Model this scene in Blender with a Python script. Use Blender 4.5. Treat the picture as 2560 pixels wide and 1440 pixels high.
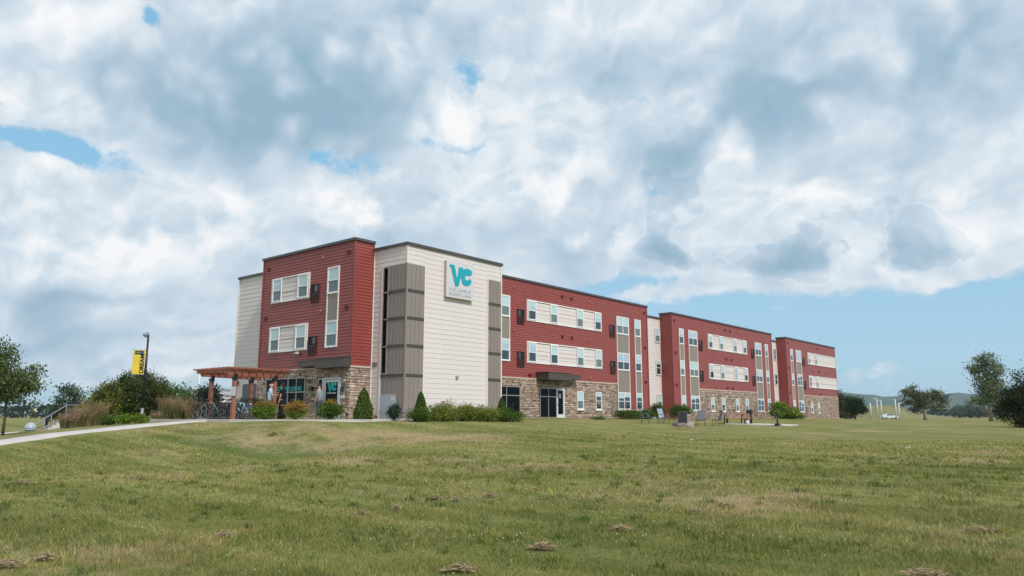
import bpy, bmesh, math, random
import numpy as np
from mathutils import Vector, Matrix
random.seed(7); RNG = np.random.default_rng(11)
R = math.radians
scene = bpy.context.scene
for o in list(bpy.data.objects): bpy.data.objects.remove(o)
col = scene.collection

# ------------------------------------------------------------------ camera
CAMX, CAMY, CAMZ = -27.888, -31.205, 0.169
YAW, PITCH, ROLL = R(40.135), R(9.641), R(0.047)
Fh = Vector((math.cos(YAW), math.sin(YAW), 0)); Rh = Vector((math.sin(YAW), -math.cos(YAW), 0))
Fv = Fh*math.cos(PITCH) + Vector((0, 0, math.sin(PITCH))); Uv = Rh.cross(Fv)
R2 = Rh*math.cos(ROLL) + Uv*math.sin(ROLL); U2 = Uv*math.cos(ROLL) - Rh*math.sin(ROLL)
cd = bpy.data.cameras.new('camera'); cam = bpy.data.objects.new('camera', cd); col.objects.link(cam)
M4 = Matrix((R2, U2, -Fv)).transposed().to_4x4(); M4.translation = (CAMX, CAMY, CAMZ); cam.matrix_world = M4
cd.sensor_width = 36; cd.lens = 36*1882.6/2560; cd.clip_start = .1; cd.clip_end = 20000
scene.camera = cam

# ------------------------------------------------------------------ view, sun, sky
vs = scene.view_settings
vs.view_transform = 'Standard'; vs.look = 'None'; vs.exposure = 0.08; vs.gamma = 1; vs.use_curve_mapping = False
SUN_EL, SUN_AZ = R(46), R(258)        # azimuth is measured counter-clockwise from +X
sdir = Vector((math.cos(SUN_AZ)*math.cos(SUN_EL), math.sin(SUN_AZ)*math.cos(SUN_EL), math.sin(SUN_EL)))
sl = bpy.data.lights.new('sun', 'SUN'); sl.energy = 2.9; sl.angle = R(8); sl.color = (1, .965, .92)
so = bpy.data.objects.new('sun', sl); col.objects.link(so); so.rotation_euler = sdir.to_track_quat('Z', 'Y').to_euler()
world = bpy.data.worlds.new('World'); scene.world = world; world.use_nodes = True

class NT:
    """small helper to write node trees as expressions"""
    def __init__(s, t): s.t = t; s.n = t.nodes; s.l = t.links
    def node(s, typ, **kw):
        n = s.n.new(typ)
        for k, v in kw.items(): setattr(n, k, v)
        return n
    def put(s, sock, v):
        if isinstance(v, bpy.types.NodeSocket): s.l.new(v, sock)
        elif v is not None:
            if isinstance(v, (tuple, list)) and sock.type == 'RGBA' and len(v) == 3: v = (*v, 1)
            sock.default_value = v
    def m(s, op, a, b=None, c=None, clamp=False):
        n = s.node('ShaderNodeMath', operation=op, use_clamp=clamp)
        s.put(n.inputs[0], a)
        if b is not None: s.put(n.inputs[1], b)
        if c is not None: s.put(n.inputs[2], c)
        return n.outputs[0]
    def vm(s, op, a, b=None, scale=None):
        n = s.node('ShaderNodeVectorMath', operation=op); s.put(n.inputs[0], a)
        if b is not None: s.put(n.inputs[1], b)
        if scale is not None: s.put(n.inputs[3], scale)
        return n.outputs['Value'] if op in ('LENGTH', 'DOT_PRODUCT') else n.outputs[0]
    def xyz(s, v):
        n = s.node('ShaderNodeSeparateXYZ'); s.put(n.inputs[0], v); return n.outputs
    def comb(s, x, y, z):
        n = s.node('ShaderNodeCombineXYZ'); s.put(n.inputs[0], x); s.put(n.inputs[1], y); s.put(n.inputs[2], z); return n.outputs[0]
    def noise(s, v, scale, detail=4, rough=.5, dist=0, dim='3D', out='Fac'):
        n = s.node('ShaderNodeTexNoise', noise_dimensions=dim)
        if v is not None: s.put(n.inputs['Vector'], v)
        s.put(n.inputs['Scale'], scale); s.put(n.inputs['Detail'], detail); s.put(n.inputs['Roughness'], rough); s.put(n.inputs['Distortion'], dist)
        return n.outputs[out]
    def ramp(s, f, pts, mode='LINEAR'):
        n = s.node('ShaderNodeValToRGB'); cr = n.color_ramp; cr.interpolation = mode
        while len(cr.elements) < len(pts): cr.elements.new(.5)
        for e, (p, c) in zip(cr.elements, pts):
            e.position = p; e.color = (*c, 1) if len(c) == 3 else c
        s.put(n.inputs[0], f); return n.outputs[0]
    def mr(s, v, a, b, c=0., d=1., smooth=True):
        n = s.node('ShaderNodeMapRange', interpolation_type='SMOOTHSTEP' if smooth else 'LINEAR')
        for i, q in enumerate((v, a, b, c, d)): s.put(n.inputs[i], q)
        return n.outputs[0]
    def mix(s, f, a, b, blend='MIX'):
        n = s.node('ShaderNodeMix', data_type='RGBA', blend_type=blend)
        s.put(n.inputs[0], f); s.put(n.inputs[6], a); s.put(n.inputs[7], b); return n.outputs[2]
    def mapping(s, v, loc=(0, 0, 0), rot=(0, 0, 0), scale=(1, 1, 1), typ='POINT'):
        n = s.node('ShaderNodeMapping', vector_type=typ); s.put(n.inputs[0], v)
        n.inputs[1].default_value = loc; n.inputs[2].default_value = rot; n.inputs[3].default_value = scale
        return n.outputs[0]

#SKY_BEGIN
def build_sky():
    world.node_tree.nodes.clear(); N = NT(world.node_tree)
    sky = N.node('ShaderNodeTexSky', sky_type='NISHITA', sun_disc=False, sun_elevation=SUN_EL, sun_rotation=math.pi/2 - SUN_AZ, air_density=1., dust_density=1.2, ozone_density=1.5)
    d = N.node('ShaderNodeNewGeometry').outputs['Incoming']
    d = N.vm('SCALE', d, scale=-1.)
    d = N.node('ShaderNodeTexCoord').outputs['Generated']
    x, y, z = N.xyz(d)[:]
    # bearing from the camera's yaw (tangent plane) and elevation, both in degrees
    az = N.m('MULTIPLY', N.m('SUBTRACT', YAW, N.m('ARCTAN2', y, x)), 57.2958)
    az = N.m('WRAP', az, 180., -180.)
    el = N.m('MULTIPLY', N.m('ARCSINE', z), 57.2958)
    p = N.comb(az, el, 0.)
    # domain warp gives the cloud masses their uneven outline
    wv = N.noise(p, .12, 3, .45, dim='2D', out='Color'); wv = N.vm('SUBTRACT', wv, (.5, .5, .5))
    pw = N.vm('ADD', p, N.vm('SCALE', wv, scale=5.5))
    wv2 = N.vm('SUBTRACT', N.noise(p, .5, 4, .6, dim='2D', out='Color'), (.5, .5, .5))
    pe = N.vm('ADD', pw, N.vm('SCALE', wv2, scale=1.2))
    def blobs(lst, pos, edge=False):
        acc = None
        for (a, e, ra, re, rot, amp) in lst:
            mp = N.mapping(pos, (a, e, 0), (0, 0, R(rot)), (ra, re, 1), 'TEXTURE')
            g = N.node('ShaderNodeTexGradient', gradient_type='SPHERICAL'); N.put(g.inputs[0], mp)
            acc = N.m('MULTIPLY_ADD', g.outputs['Fac'], amp, acc if acc is not None else 0.)
        return acc
    DARK = SKY_DARK; LIGHT = SKY_LIGHT; GAP = SKY_GAP; FILL = SKY_FILL
    dark = blobs(DARK, pw); light = blobs(LIGHT, pe)
    pg_ = N.vm('ADD', p, N.vm('ADD', N.vm('SCALE', wv, scale=2.2), N.vm('SCALE', wv2, scale=1.3)))
    gap = blobs(GAP, pg_, True)
    # billows: a noise and the same noise a little higher up; their difference reads as lit tops
    pn = N.vm('MULTIPLY', pe, (1., 1.35, 1.))
    n1 = N.noise(pn, .2, 6, .5, dim='2D'); n2 = N.noise(N.vm('ADD', pn, (-.5, 1.1, 0)), .2, 3, .5, dim='2D')
    relief = N.m('SUBTRACT', n1, n2)
    nbig = N.noise(N.vm('MULTIPLY', pw, (1., 1.7, 1.)), .075, 3, .5, dim='2D')
    b = N.m('ADD', .58, N.m('MULTIPLY', N.m('SUBTRACT', nbig, .5), .5))
    b = N.m('ADD', b, N.m('SUBTRACT', N.m('MULTIPLY', light, 1.5), N.m('MULTIPLY', dark, 1.0)))
    b = N.m('ADD', b, N.m('MULTIPLY', relief, N.mr(b, .2, .8, .34, .62)))
    b = N.m('ADD', b, N.m('MULTIPLY', N.m('SUBTRACT', n1, .5), .30))
    vo = N.node('ShaderNodeTexVoronoi', voronoi_dimensions='2D', feature='SMOOTH_F1'); N.put(vo.inputs['Vector'], pn); N.put(vo.inputs['Scale'], .26); N.put(vo.inputs['Detail'], 3.); N.put(vo.inputs['Roughness'], .5); N.put(vo.inputs['Smoothness'], .6)
    v2 = N.node('ShaderNodeTexVoronoi', voronoi_dimensions='2D', feature='SMOOTH_F1'); N.put(v2.inputs['Vector'], N.vm('ADD', pn, (-.35, .6, 0))); N.put(v2.inputs['Scale'], .26); N.put(v2.inputs['Detail'], 1.5); N.put(v2.inputs['Roughness'], .5); N.put(v2.inputs['Smoothness'], .6)
    puff = N.m('SUBTRACT', v2.outputs['Distance'], vo.outputs['Distance'])
    b = N.m('ADD', b, N.m('MULTIPLY', puff, N.mr(b, .3, .85, .04, .30)))
    streak = N.noise(N.vm('MULTIPLY', pg_, (.16, 1.5, 1.)), .7, 4, .5, dim='2D')
    b = N.m('ADD', b, N.m('MULTIPLY', N.m('SUBTRACT', streak, .5), N.mr(el, 2., 10., .5, 0.)))
    # nearer, darker cumulus with crisp outlines
    fr = N.m('ADD', blobs(SKY_FRONT, pe, True), N.m('MULTIPLY', N.m('SUBTRACT', n1, .5), 1.1))
    msk = N.mr(fr, .27, .42); rim = N.m('MULTIPLY', N.mr(fr, .12, .30), N.m('SUBTRACT', 1., msk))
    b = N.m('ADD', b, N.m('MULTIPLY', rim, .05)); b = N.m('SUBTRACT', b, N.m('MULTIPLY', msk, N.mr(fr, .4, 1., .14, .34)))
    b = N.m('MULTIPLY_ADD', b, .90, .11)
    cloud = N.ramp(b, [(0., (.29, .44, .56)), (.25, (.38, .515, .635)), (.5, (.53, .64, .74)), (.72, (.71, .78, .84)), (1., (.90, .905, .92))])
    # cover: 1 in cloud, falling to 0 in the open sky towards the horizon and in the gaps
    low = N.mr(el, 0., 40., 0., 1., False)
    fill = blobs(FILL, pe, True)
    cov = N.m('ADD', N.mr(N.m('SUBTRACT', el, N.mr(az, -16., 2., -5.5, 0.)), 6., 9.5, -.35, .62), N.m('SUBTRACT', fill, gap))
    cov = N.m('ADD', cov, N.m('MULTIPLY', N.m('SUBTRACT', n1, .5), .9))
    cov = N.m('ADD', cov, N.m('MULTIPLY', N.m('SUBTRACT', N.noise(N.vm('MULTIPLY', pg_, (.7, 1.3, 1.)), .45, 7, .68, dim='2D'), .5), 1.5))
    c = N.mr(cov, -.25, .42)
    # clear sky: the sky texture, tinted towards the pale cyan of a humid afternoon
    clear = N.mix(1., sky.outputs[0], (1.0, 1.0, 1.0), 'MULTIPLY')
    pale = N.mix(N.mr(el, 0., 22., 0., 1., False), (4.3, 6.7, 8.4), (2.4, 5.5, 8.1))
    clear = N.mix(.8, clear, pale)
    cl10 = N.vm('SCALE', cloud, scale=10.)
    final = N.mix(c, clear, cl10)
    ground = N.mr(el, -3., 0.)
    final = N.mix(ground, (2., 2.3, 1.6), final)
    bg = N.node('ShaderNodeBackground'); N.put(bg.inputs[0], final); bg.inputs[1].default_value = .1
    out = N.node('ShaderNodeOutputWorld'); N.l.new(bg.outputs[0], out.inputs[0])
    world.cycles.sampling_method = 'MANUAL'; world.cycles.sample_map_resolution = 512
# cloud masses as (bearing, elevation, half width, half height, tilt, strength) in degrees
SKY_DARK = [(-16.3, 23.3, 15.2, 6.3, -8, 0.8), (-21.9, 19.4, 9.3, 4.4, -15, 0.5), (-31.2, 22.0, 7.1, 3.7, 0, 0.5), (-9.1, 28.6, 12.0, 3.8, 0, 0.45), (22.2, 23.7, 17.5, 5.0, 12, 0.62), (33.6, 23.0, 7.7, 4.8, 10, 0.55), (13.1, 19.1, 4.8, 3.5, 0, 0.5), (7.1, 25.2, 8.2, 3.4, 0, 0.25), (24.8, 11.0, 8.4, 3.3, 8, 0.5), (11.0, 11.6, 4.5, 2.4, 0, 0.45), (-8.7, 13.4, 10.0, 3.3, -5, 0.4), (-22.8, 9.4, 11.0, 3.6, 0, 0.4), (-31.9, 7.5, 7.3, 1.9, 0, 0.5), (-17.5, 11.5, 5.6, 3.5, 0, 0.2), (-27.6, 5.0, 13.4, 2.0, 0, 0.5), (-28.5, 2.1, 11.6, 1.3, 0, 0.35), (19.2, 22.2, 5.7, 2.7, 0, 0.2), (29.3, 14.9, 3.6, 1.8, 0, 0.25), (4.3, 12.0, 5.2, 2.1, 0, 0.3), (-23.6, 13.3, 4.2, 1.7, 0, 0.15), (25.8, 18.1, 9.0, 2.9, 0, 0.2)]
SKY_LIGHT = [(-26.8, 10.8, 8.2, 3.3, 0, 0.3), (-11.8, 15.4, 9.0, 2.7, 5, 0.2), (6.2, 14.4, 4.9, 4.2, 0, 0.2), (-32.2, 12.3, 7.4, 4.9, 0, 0.42), (-23.6, 13.3, 6.8, 5.5, 0, 0.2), (-10.3, 16.6, 7.9, 3.5, 5, 0.42), (-4.2, 22.2, 4.1, 2.3, 0, 0.45), (4.4, 16.9, 7.2, 4.5, -20, 0.42), (8.1, 13.5, 3.7, 3.9, 0, 0.35), (16.4, 18.9, 1.8, 2.6, 0, 0.5), (20.5, 15.9, 4.1, 1.7, 0, 0.5), (23.7, 14.5, 4.2, 1.7, 0, 0.3), (32.4, 14.7, 5.9, 3.3, 15, 0.32), (-33.0, 25.4, 7.0, 2.4, 0, 0.28), (-21.3, 15.2, 2.5, 2.2, 0, 0.25), (3.2, 23.1, 5.1, 4.0, 0, 0.25), (-1.3, 28.1, 2.3, 2.5, 0, 0.25), (-35.2, 20.2, 1.7, 2.9, 0, 0.35), (-28.6, 17.6, 3.9, 1.6, 0, 0.2), (7.2, 29.6, 10.3, 1.6, 0, 0.2), (26.4, 9.2, 5.5, 1.1, 4, 0.35), (14.2, 9.4, 5.2, 0.9, 0, 0.25), (-19.5, 17.1, 5.6, 2.3, 0, 0.1)]
SKY_GAP = [(-34.2, 17.3, 4.4, 1.5, 0, 1.15), (-31.2, 17.0, 5.4, 1.3, -6, 1.1), (-27.7, 26.1, 1.1, 1.1, -30, 0.95), (-3.0, 25.3, 1.6, 2.1, 0, 0.75), (-5.3, 20.2, 4.7, 0.9, 4, 1.15), (-12.8, 18.7, 4.5, 1.2, 4, 0.8), (-16.1, 18.9, 2.6, 0.9, 0, 0.6), (11.5, 16.7, 1.8, 0.9, 0, 0.6), (19.3, 14.2, 1.1, 0.7, 0, 0.6), (-23.9, 16.6, 2.4, 1.0, 0, 0.5), (20.0, 7.1, 23.5, 2.4, 0, 1.0), (11.0, 9.6, 3.6, 0.8, 0, 0.7), (33.3, 8.1, 7.3, 1.5, 8, 1.2), (7.1, 9.7, 4.3, 1.1, 0, 1.3), (4.3, 7.2, 17.7, 1.8, 0, 0.6), (-35.7, 19.2, 0.8, 0.6, 0, 0.7)]
SKY_FRONT = [(25.6, 12.0, 8.4, 4.1, 6, 1.3), (21.3, 10.7, 7.0, 2.5, 4, 0.9), (15.0, 14.0, 5.0, 5.5, 0, 1.1), (12.2, 11.8, 4.4, 3.3, 0, 0.8), (-0.8, 17.4, 2.4, 2.2, 0, 1.1), (11.3, 18.1, 3.7, 2.9, -10, 0.6), (30.1, 12.6, 2.6, 2.1, 0, 0.8)]
SKY_FILL = [(-28.9, 6.6, 13.1, 2.9, 0, 1.6), (-10.1, 8.9, 17.4, 2.1, 0, 0.8), (16.5, 9.4, 8.5, 1.3, 4, 1.0), (22.9, 9.8, 9.9, 2.0, 6, 1.2), (27.6, 8.9, 5.8, 0.9, 4, 0.8), (1.9, 10.5, 4.0, 1.1, 0, 0.9), (-2.5, 12.1, 12.2, 2.4, 0, 0.8), (-25.3, 8.2, 19.8, 3.3, 0, 1.2), (-28.7, 4.2, 16.3, 1.2, 0, 0.75), (-22.4, 3.5, 2.6, 0.4, 0, 0.9), (-32.8, 2.7, 2.6, 0.6, 0, 0.6), (23.6, 2.2, 1.8, 1.1, 0, 0.9), (30.6, 2.7, 2.0, 0.4, 0, 0.6), (28.3, 1.9, 7.0, 0.4, 0, 0.45), (25.4, 2.1, 1.5, 0.3, 0, 0.4), (-31.1, 2.9, 1.3, 0.5, 0, 0.7), (30.4, 10.5, 6.0, 1.6, 6, 0.9), (18.4, 8.0, 8.3, 0.9, 0, 0.3)]
build_sky()
#SKY_END

# ------------------------------------------------------------------ helpers
def tag(o, label=None, cat=None, group=None, kind=None):
    for k, v in (('label', label), ('category', cat), ('group', group), ('kind', kind)):
        if v: o[k] = v
    return o
def empty(name, loc=(0, 0, 0), rz=0., label=None, cat=None, group=None):
    o = bpy.data.objects.new(name, None); col.objects.link(o); o.location = loc; o.rotation_euler = (0, 0, rz); o.empty_display_size = .2
    return tag(o, label, cat, group)
def link(name, me, parent=None, loc=(0, 0, 0)):
    o = bpy.data.objects.new(name, me); col.objects.link(o); o.location = loc
    if parent is not None: o.parent = parent
    return o
class MB:
    """collects shapes and links them as one mesh object"""
    def __init__(s): s.v = []; s.f = []; s.mi = []; s.cur = 0; s.sm = []; s.smooth = False
    def add(s, vs, fs):
        b = len(s.v); s.v += [tuple(p) for p in vs]
        for f in fs: s.f.append(tuple(b+i for i in f)); s.mi.append(s.cur); s.sm.append(s.smooth)
        return s
    def hexa(s, p):   # 8 points: bottom ring then top ring
        return s.add(p, [(0, 3, 2, 1), (4, 5, 6, 7), (0, 1, 5, 4), (1, 2, 6, 5), (2, 3, 7, 6), (3, 0, 4, 7)])
    def box(s, x0, x1, y0, y1, z0, z1):
        return s.hexa([(x0, y0, z0), (x1, y0, z0), (x1, y1, z0), (x0, y1, z0), (x0, y0, z1), (x1, y0, z1), (x1, y1, z1), (x0, y1, z1)])
    def bar(s, a, b, w, h, up=(0, 0, 1)):     # rectangular bar between two points
        a = Vector(a); b = Vector(b); t = (b-a).normalized(); u = Vector(up)
        if abs(t.dot(u)) > .98: u = Vector((1, 0, 0))
        r = t.cross(u).normalized()*w/2; u = r.cross(t).normalized()*h/2
        return s.hexa([a-r-u, a+r-u, a+r+u, a-r+u, b-r-u, b+r-u, b+r+u, b-r+u])
    def tube(s, pts, rad, n=8, cap=True, closed=False):
        pts = [Vector(p) for p in pts]; m = len(pts); rad = rad if isinstance(rad, (list, tuple)) else [rad]*m
        rings = []; pr = None
        for i, p in enumerate(pts):
            a = pts[(i-1) % m] if (i > 0 or closed) else p; b = pts[(i+1) % m] if (i < m-1 or closed) else p
            t = (b-a).normalized()
            if pr is None: pr = t.orthogonal().normalized()
            pr = (pr - t*pr.dot(t)).normalized(); q = t.cross(pr)
            rings.append([p + (pr*math.cos(2*math.pi*k/n) + q*math.sin(2*math.pi*k/n))*rad[i] for k in range(n)])
        vs = [v for r in rings for v in r]; fs = []
        for i in range(m if closed else m-1):
            j = (i+1) % m
            for k in range(n): fs.append((i*n+k, i*n+(k+1) % n, j*n+(k+1) % n, j*n+k))
        if cap and not closed: fs += [tuple(reversed(range(n))), tuple((m-1)*n+k for k in range(n))]
        sm = s.smooth; s.smooth = True; s.add(vs, fs); s.smooth = sm; return s
    def lathe(s, prof, c=(0, 0, 0), n=20, ax='Z'):
        vs = []; fs = []; m = len(prof)
        for r, z in prof:
            for k in range(n):
                a = 2*math.pi*k/n; q = (r*math.cos(a), r*math.sin(a), z)
                if ax == 'Y': q = (q[0], q[2], q[1])
                if ax == 'X': q = (q[2], q[0], q[1])
                vs.append((q[0]+c[0], q[1]+c[1], q[2]+c[2]))
        for i in range(m-1):
            for k in range(n): fs.append((i*n+k, i*n+(k+1) % n, (i+1)*n+(k+1) % n, (i+1)*n+k))
        fs += [tuple(reversed(range(n))), tuple((m-1)*n+k for k in range(n))]
        sm = s.smooth; s.smooth = True; s.add(vs, fs); s.smooth = sm; return s
    def sphere(s, c, rx, ry=None, rz=None, n=12, m=8, rot=None):
        ry = ry or rx; rz = rz or rx; vs = []; fs = []
        for i in range(m+1):
            ph = math.pi*i/m
            for k in range(n):
                a = 2*math.pi*k/n; p = Vector((rx*math.sin(ph)*math.cos(a), ry*math.sin(ph)*math.sin(a), rz*math.cos(ph)))
                if rot: p = rot @ p
                vs.append(p+Vector(c))
        for i in range(m):
            for k in range(n): fs.append((i*n+k, (i+1)*n+k, (i+1)*n+(k+1) % n, i*n+(k+1) % n))
        sm = s.smooth; s.smooth = True; s.add(vs, fs); s.smooth = sm; return s
    def poly(s, pts, n0, n1, F):            # polygon in facade coordinates, extruded from n0 to n1
        k = len(pts); vs = [F.p(u, v, n0) for u, v in pts] + [F.p(u, v, n1) for u, v in pts]
        return s.add(vs, [tuple(range(k)), tuple(reversed(range(k, 2*k)))] + [(i, (i+1) % k, k+(i+1) % k, k+i) for i in range(k)])
    def build(s, name, mats, parent=None, loc=(0, 0, 0), fix=True):
        me = bpy.data.meshes.new(name); me.from_pydata(s.v, [], s.f)
        for m in (mats if isinstance(mats, (list, tuple)) else [mats]): me.materials.append(m)
        me.polygons.foreach_set('material_index', s.mi); me.polygons.foreach_set('use_smooth', s.sm)
        if fix:
            bm = bmesh.new(); bm.from_mesh(me); bmesh.ops.recalc_face_normals(bm, faces=bm.faces); bm.to_mesh(me); bm.free()
        me.update(); return link(name, me, parent, loc)
def np_mesh(name, V, F, mat, parent=None, colr=None, loc=(0, 0, 0), smooth=False):
    """mesh from arrays; F is (n,k) of equal-sided faces; colr is one colour per vertex"""
    me = bpy.data.meshes.new(name); V = np.asarray(V, np.float32); F = np.asarray(F, np.int32); n, k = F.shape
    me.vertices.add(len(V)); me.vertices.foreach_set('co', V.ravel())
    me.loops.add(n*k); me.loops.foreach_set('vertex_index', F.ravel())
    me.polygons.add(n); me.polygons.foreach_set('loop_start', np.arange(n, dtype=np.int32)*k)
    me.polygons.foreach_set('loop_total', np.full(n, k, np.int32))
    if smooth: me.polygons.foreach_set('use_smooth', np.ones(n, bool))
    if colr is not None:
        a = me.attributes.new('tone', 'FLOAT_COLOR', 'POINT'); c = np.ones((len(V), 4), np.float32); c[:, :3] = colr; a.data.foreach_set('color', c.ravel())
    me.update(); me.validate(); me.materials.append(mat); return link(name, me, parent, loc)
def dup_tree(o, parent=None):
    c = o.copy(); col.objects.link(c); c.parent = parent
    for ch in list(o.children): dup_tree(ch, c)
    return c

# view grid: bearing (tangent of the angle off the camera's view axis, from image pixels) and distance along the axis, metres
def site(b, d): p = Vector((CAMX, CAMY, 0)) + Fh*d + Rh*b*d; return p.x, p.y

# ------------------------------------------------------------------ materials
MATS = {}
def mat(name, c, rough=.6, spec=.4, metal=0., var=.0, vscale=6., bump=0., bscale=40., coat=0., emis=None):
    if name in MATS: return MATS[name]
    m = bpy.data.materials.new(name); m.use_nodes = True; N = NT(m.node_tree); b = N.n['Principled BSDF']
    b.inputs['Roughness'].default_value = rough; b.inputs['Specular IOR Level'].default_value = spec; b.inputs['Metallic'].default_value = metal
    b.inputs['Coat Weight'].default_value = coat
    co = N.node('ShaderNodeTexCoord').outputs['Object']
    if var:
        f = N.noise(co, vscale, 5, .6)
        N.put(b.inputs['Base Color'], N.ramp(f, [(.25, tuple(x*(1-var) for x in c)), (.75, tuple(min(1, x*(1+var)) for x in c))]))
        N.put(b.inputs['Roughness'], N.mr(f, .3, .7, rough*.85, min(1, rough*1.15)))
    else: b.inputs['Base Color'].default_value = (*c, 1)
    if bump:
        n = N.node('ShaderNodeBump'); n.inputs['Strength'].default_value = bump; n.inputs['Distance'].default_value = .01
        N.put(n.inputs['Height'], N.noise(co, bscale, 4, .6)); N.l.new(n.outputs[0], b.inputs['Normal'])
    MATS[name] = m; return m
def siding_mat(name, c, rough=.5, streak=.07, spec=.5):
    m = bpy.data.materials.new(name); m.use_nodes = True; N = NT(m.node_tree); b = N.n['Principled BSDF']
    co = N.node('ShaderNodeTexCoord').outputs['Object']
    f = N.noise(N.vm('MULTIPLY', co, (1., 1., .12)), 1.3, 5, .65); g = N.noise(N.vm('MULTIPLY', co, (.35, .35, 5.6)), 1.0, 2, .5)
    f = N.m('ADD', N.m('MULTIPLY', f, .6), N.m('MULTIPLY', g, .4))
    N.put(b.inputs['Base Color'], N.ramp(f, [(.3, tuple(x*(1-streak) for x in c)), (.7, tuple(x*(1+streak) for x in c))]))
    b.inputs['Roughness'].default_value = rough; b.inputs['Specular IOR Level'].default_value = spec; MATS[name] = m; return m
def tone_mat(name, rough=.7, transl=0., spec=.3, bump=0.):
    m = bpy.data.materials.new(name); m.use_nodes = True; N = NT(m.node_tree); b = N.n['Principled BSDF']
    a = N.node('ShaderNodeAttribute', attribute_name='tone'); N.put(b.inputs['Base Color'], a.outputs['Color'])
    b.inputs['Roughness'].default_value = rough; b.inputs['Specular IOR Level'].default_value = spec
    if bump:
        n = N.node('ShaderNodeBump'); n.inputs['Strength'].default_value = bump; n.inputs['Distance'].default_value = .01
        N.put(n.inputs['Height'], N.noise(N.node('ShaderNodeTexCoord').outputs['Object'], 30., 4, .7)); N.l.new(n.outputs[0], b.inputs['Normal'])
    if transl:
        t = N.node('ShaderNodeBsdfTranslucent'); N.put(t.inputs[0], a.outputs['Color'])
        x = N.node('ShaderNodeMixShader'); x.inputs[0].default_value = transl
        N.l.new(b.outputs[0], x.inputs[1]); N.l.new(t.outputs[0], x.inputs[2]); N.l.new(x.outputs[0], N.n['Material Output'].inputs[0])
    MATS[name] = m; return m
RED = siding_mat('red_siding', (.27, .05, .040), .45, .10, .55); CREAM = siding_mat('cream_siding', (.68, .62, .60), .55, .04)
BROWN = siding_mat('taupe_siding', (.25, .21, .19), .5, .06); TAUPE = siding_mat('taupe_panel', (.25, .215, .185), .5, .04)
WHITE = mat('white_vinyl', (.80, .77, .76), .4, .5, var=.03); TRIMC = mat('cream_trim', (.74, .66, .59), .5, var=.04)
REDT = mat('red_trim', (.26, .055, .052), .45, var=.06); CAP = mat('dark_metal_cap', (.085, .08, .085), .4, .5, .2, var=.1)
STONE = tone_mat('stone_veneer', .85, 0, .25, .5); LIMESTONE = mat('limestone_trim', (.55, .46, .38), .8, var=.1)
MORTAR = mat('mortar', (.20, .165, .14), .9, var=.15)
BLIND = mat('glass_over_blind', (.46, .62, .65), .12, .6, coat=.5); BLIND2 = mat('glass_over_pale_blind', (.40, .50, .60), .12, .6, coat=.5)
SCREEN = mat('insect_screen', (.135, .19, .205), .35, .5, var=.1, vscale=.6); GDARK = mat('dark_glass', (.025, .04, .055), .06, .6, coat=.6)
GBLACK = mat('black_glass', (.003, .003, .004), .10, .10); BRONZE = mat('bronze_metal', (.10, .082, .07), .42, .5, .3, var=.12)
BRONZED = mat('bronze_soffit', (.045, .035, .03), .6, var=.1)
ALU = mat('aluminium', (.42, .42, .42), .35, .5, .6, var=.06); LOUV = mat('grille_brown', (.04, .010, .008), .5, var=.2); LOUVD = mat('grille_recess', (.012, .008, .008), .6)
LOUVT = mat('grille_tan', (.25, .20, .17), .6, var=.15); VENTR = mat('vent_red', (.10, .016, .013), .5); VENTP = mat('vent_pink', (.30, .13, .12), .5)
TEAL = mat('teal_acrylic', (.0, .345, .42), .3, .5); TEALW = mat('teal_vinyl', (.0, .42, .45), .4); SIGNF = mat('sign_face', (.60, .59, .61), .4); SIGNS = mat('sign_return', (.55, .42, .33), .5)
SIGNT = mat('sign_grey_text', (.38, .42, .47), .5); DOORG = mat('grey_door_paint', (.36, .40, .45), .5, var=.05); DOORB = mat('slate_door_paint', (.12, .14, .19), .5, var=.05)
CONC = mat('concrete', (.52, .485, .46), .85, .3, var=.16, vscale=1.3, bump=.3); BLACK = mat('black_metal', (.012, .013, .018), .42, .5); STEEL = mat('galvanised_steel', (.26, .26, .29), .45, .5, .3, var=.1)
WHITEP = mat('white_paint', (.62, .63, .65), .5, var=.05); DGREEN = mat('dark_green_paint', (.012, .028, .024), .5); RUBBER = mat('rubber', (.012, .012, .013), .8)
CEDAR = None
def wood(name, c, axis):
    m = bpy.data.materials.new(name); m.use_nodes = True; N = NT(m.node_tree); b = N.n['Principled BSDF']; co = N.node('ShaderNodeTexCoord').outputs['Object']
    sc = [9., 9., 9.]; sc[axis] = .9
    g = N.noise(N.vm('MULTIPLY', co, tuple(sc)), 2., 6, .65, .6); k = N.noise(N.vm('MULTIPLY', co, tuple(x*.25 for x in sc)), 3.5, 2, .5)
    f = N.m('ADD', g, N.m('MULTIPLY', N.m('GREATER_THAN', k, .68), -.25))
    N.put(b.inputs['Base Color'], N.ramp(f, [(.2, tuple(x*.4 for x in c)), (.5, c), (.75, tuple(x*1.35 for x in c))])); b.inputs['Roughness'].default_value = .65
    MATS[name] = m; return m
CEDX = wood('cedar_beam', (.25, .085, .048), 0); CEDY = wood('cedar_rafter', (.24, .08, .045), 1); CEDZ = wood('cedar_post', (.28, .11, .066), 2)
LEAF = tone_mat('leaves', .75, .25, .08); GRASSB = tone_mat('grass_blades_tone', .65, .3, .2)
BARK = mat('bark', (.10, .075, .055), .9, var=.3, vscale=8, bump=.8, bscale=20); BARKP = mat('pale_bark', (.26, .22, .19), .9, var=.3, vscale=8, bump=.6, bscale=20)

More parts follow.
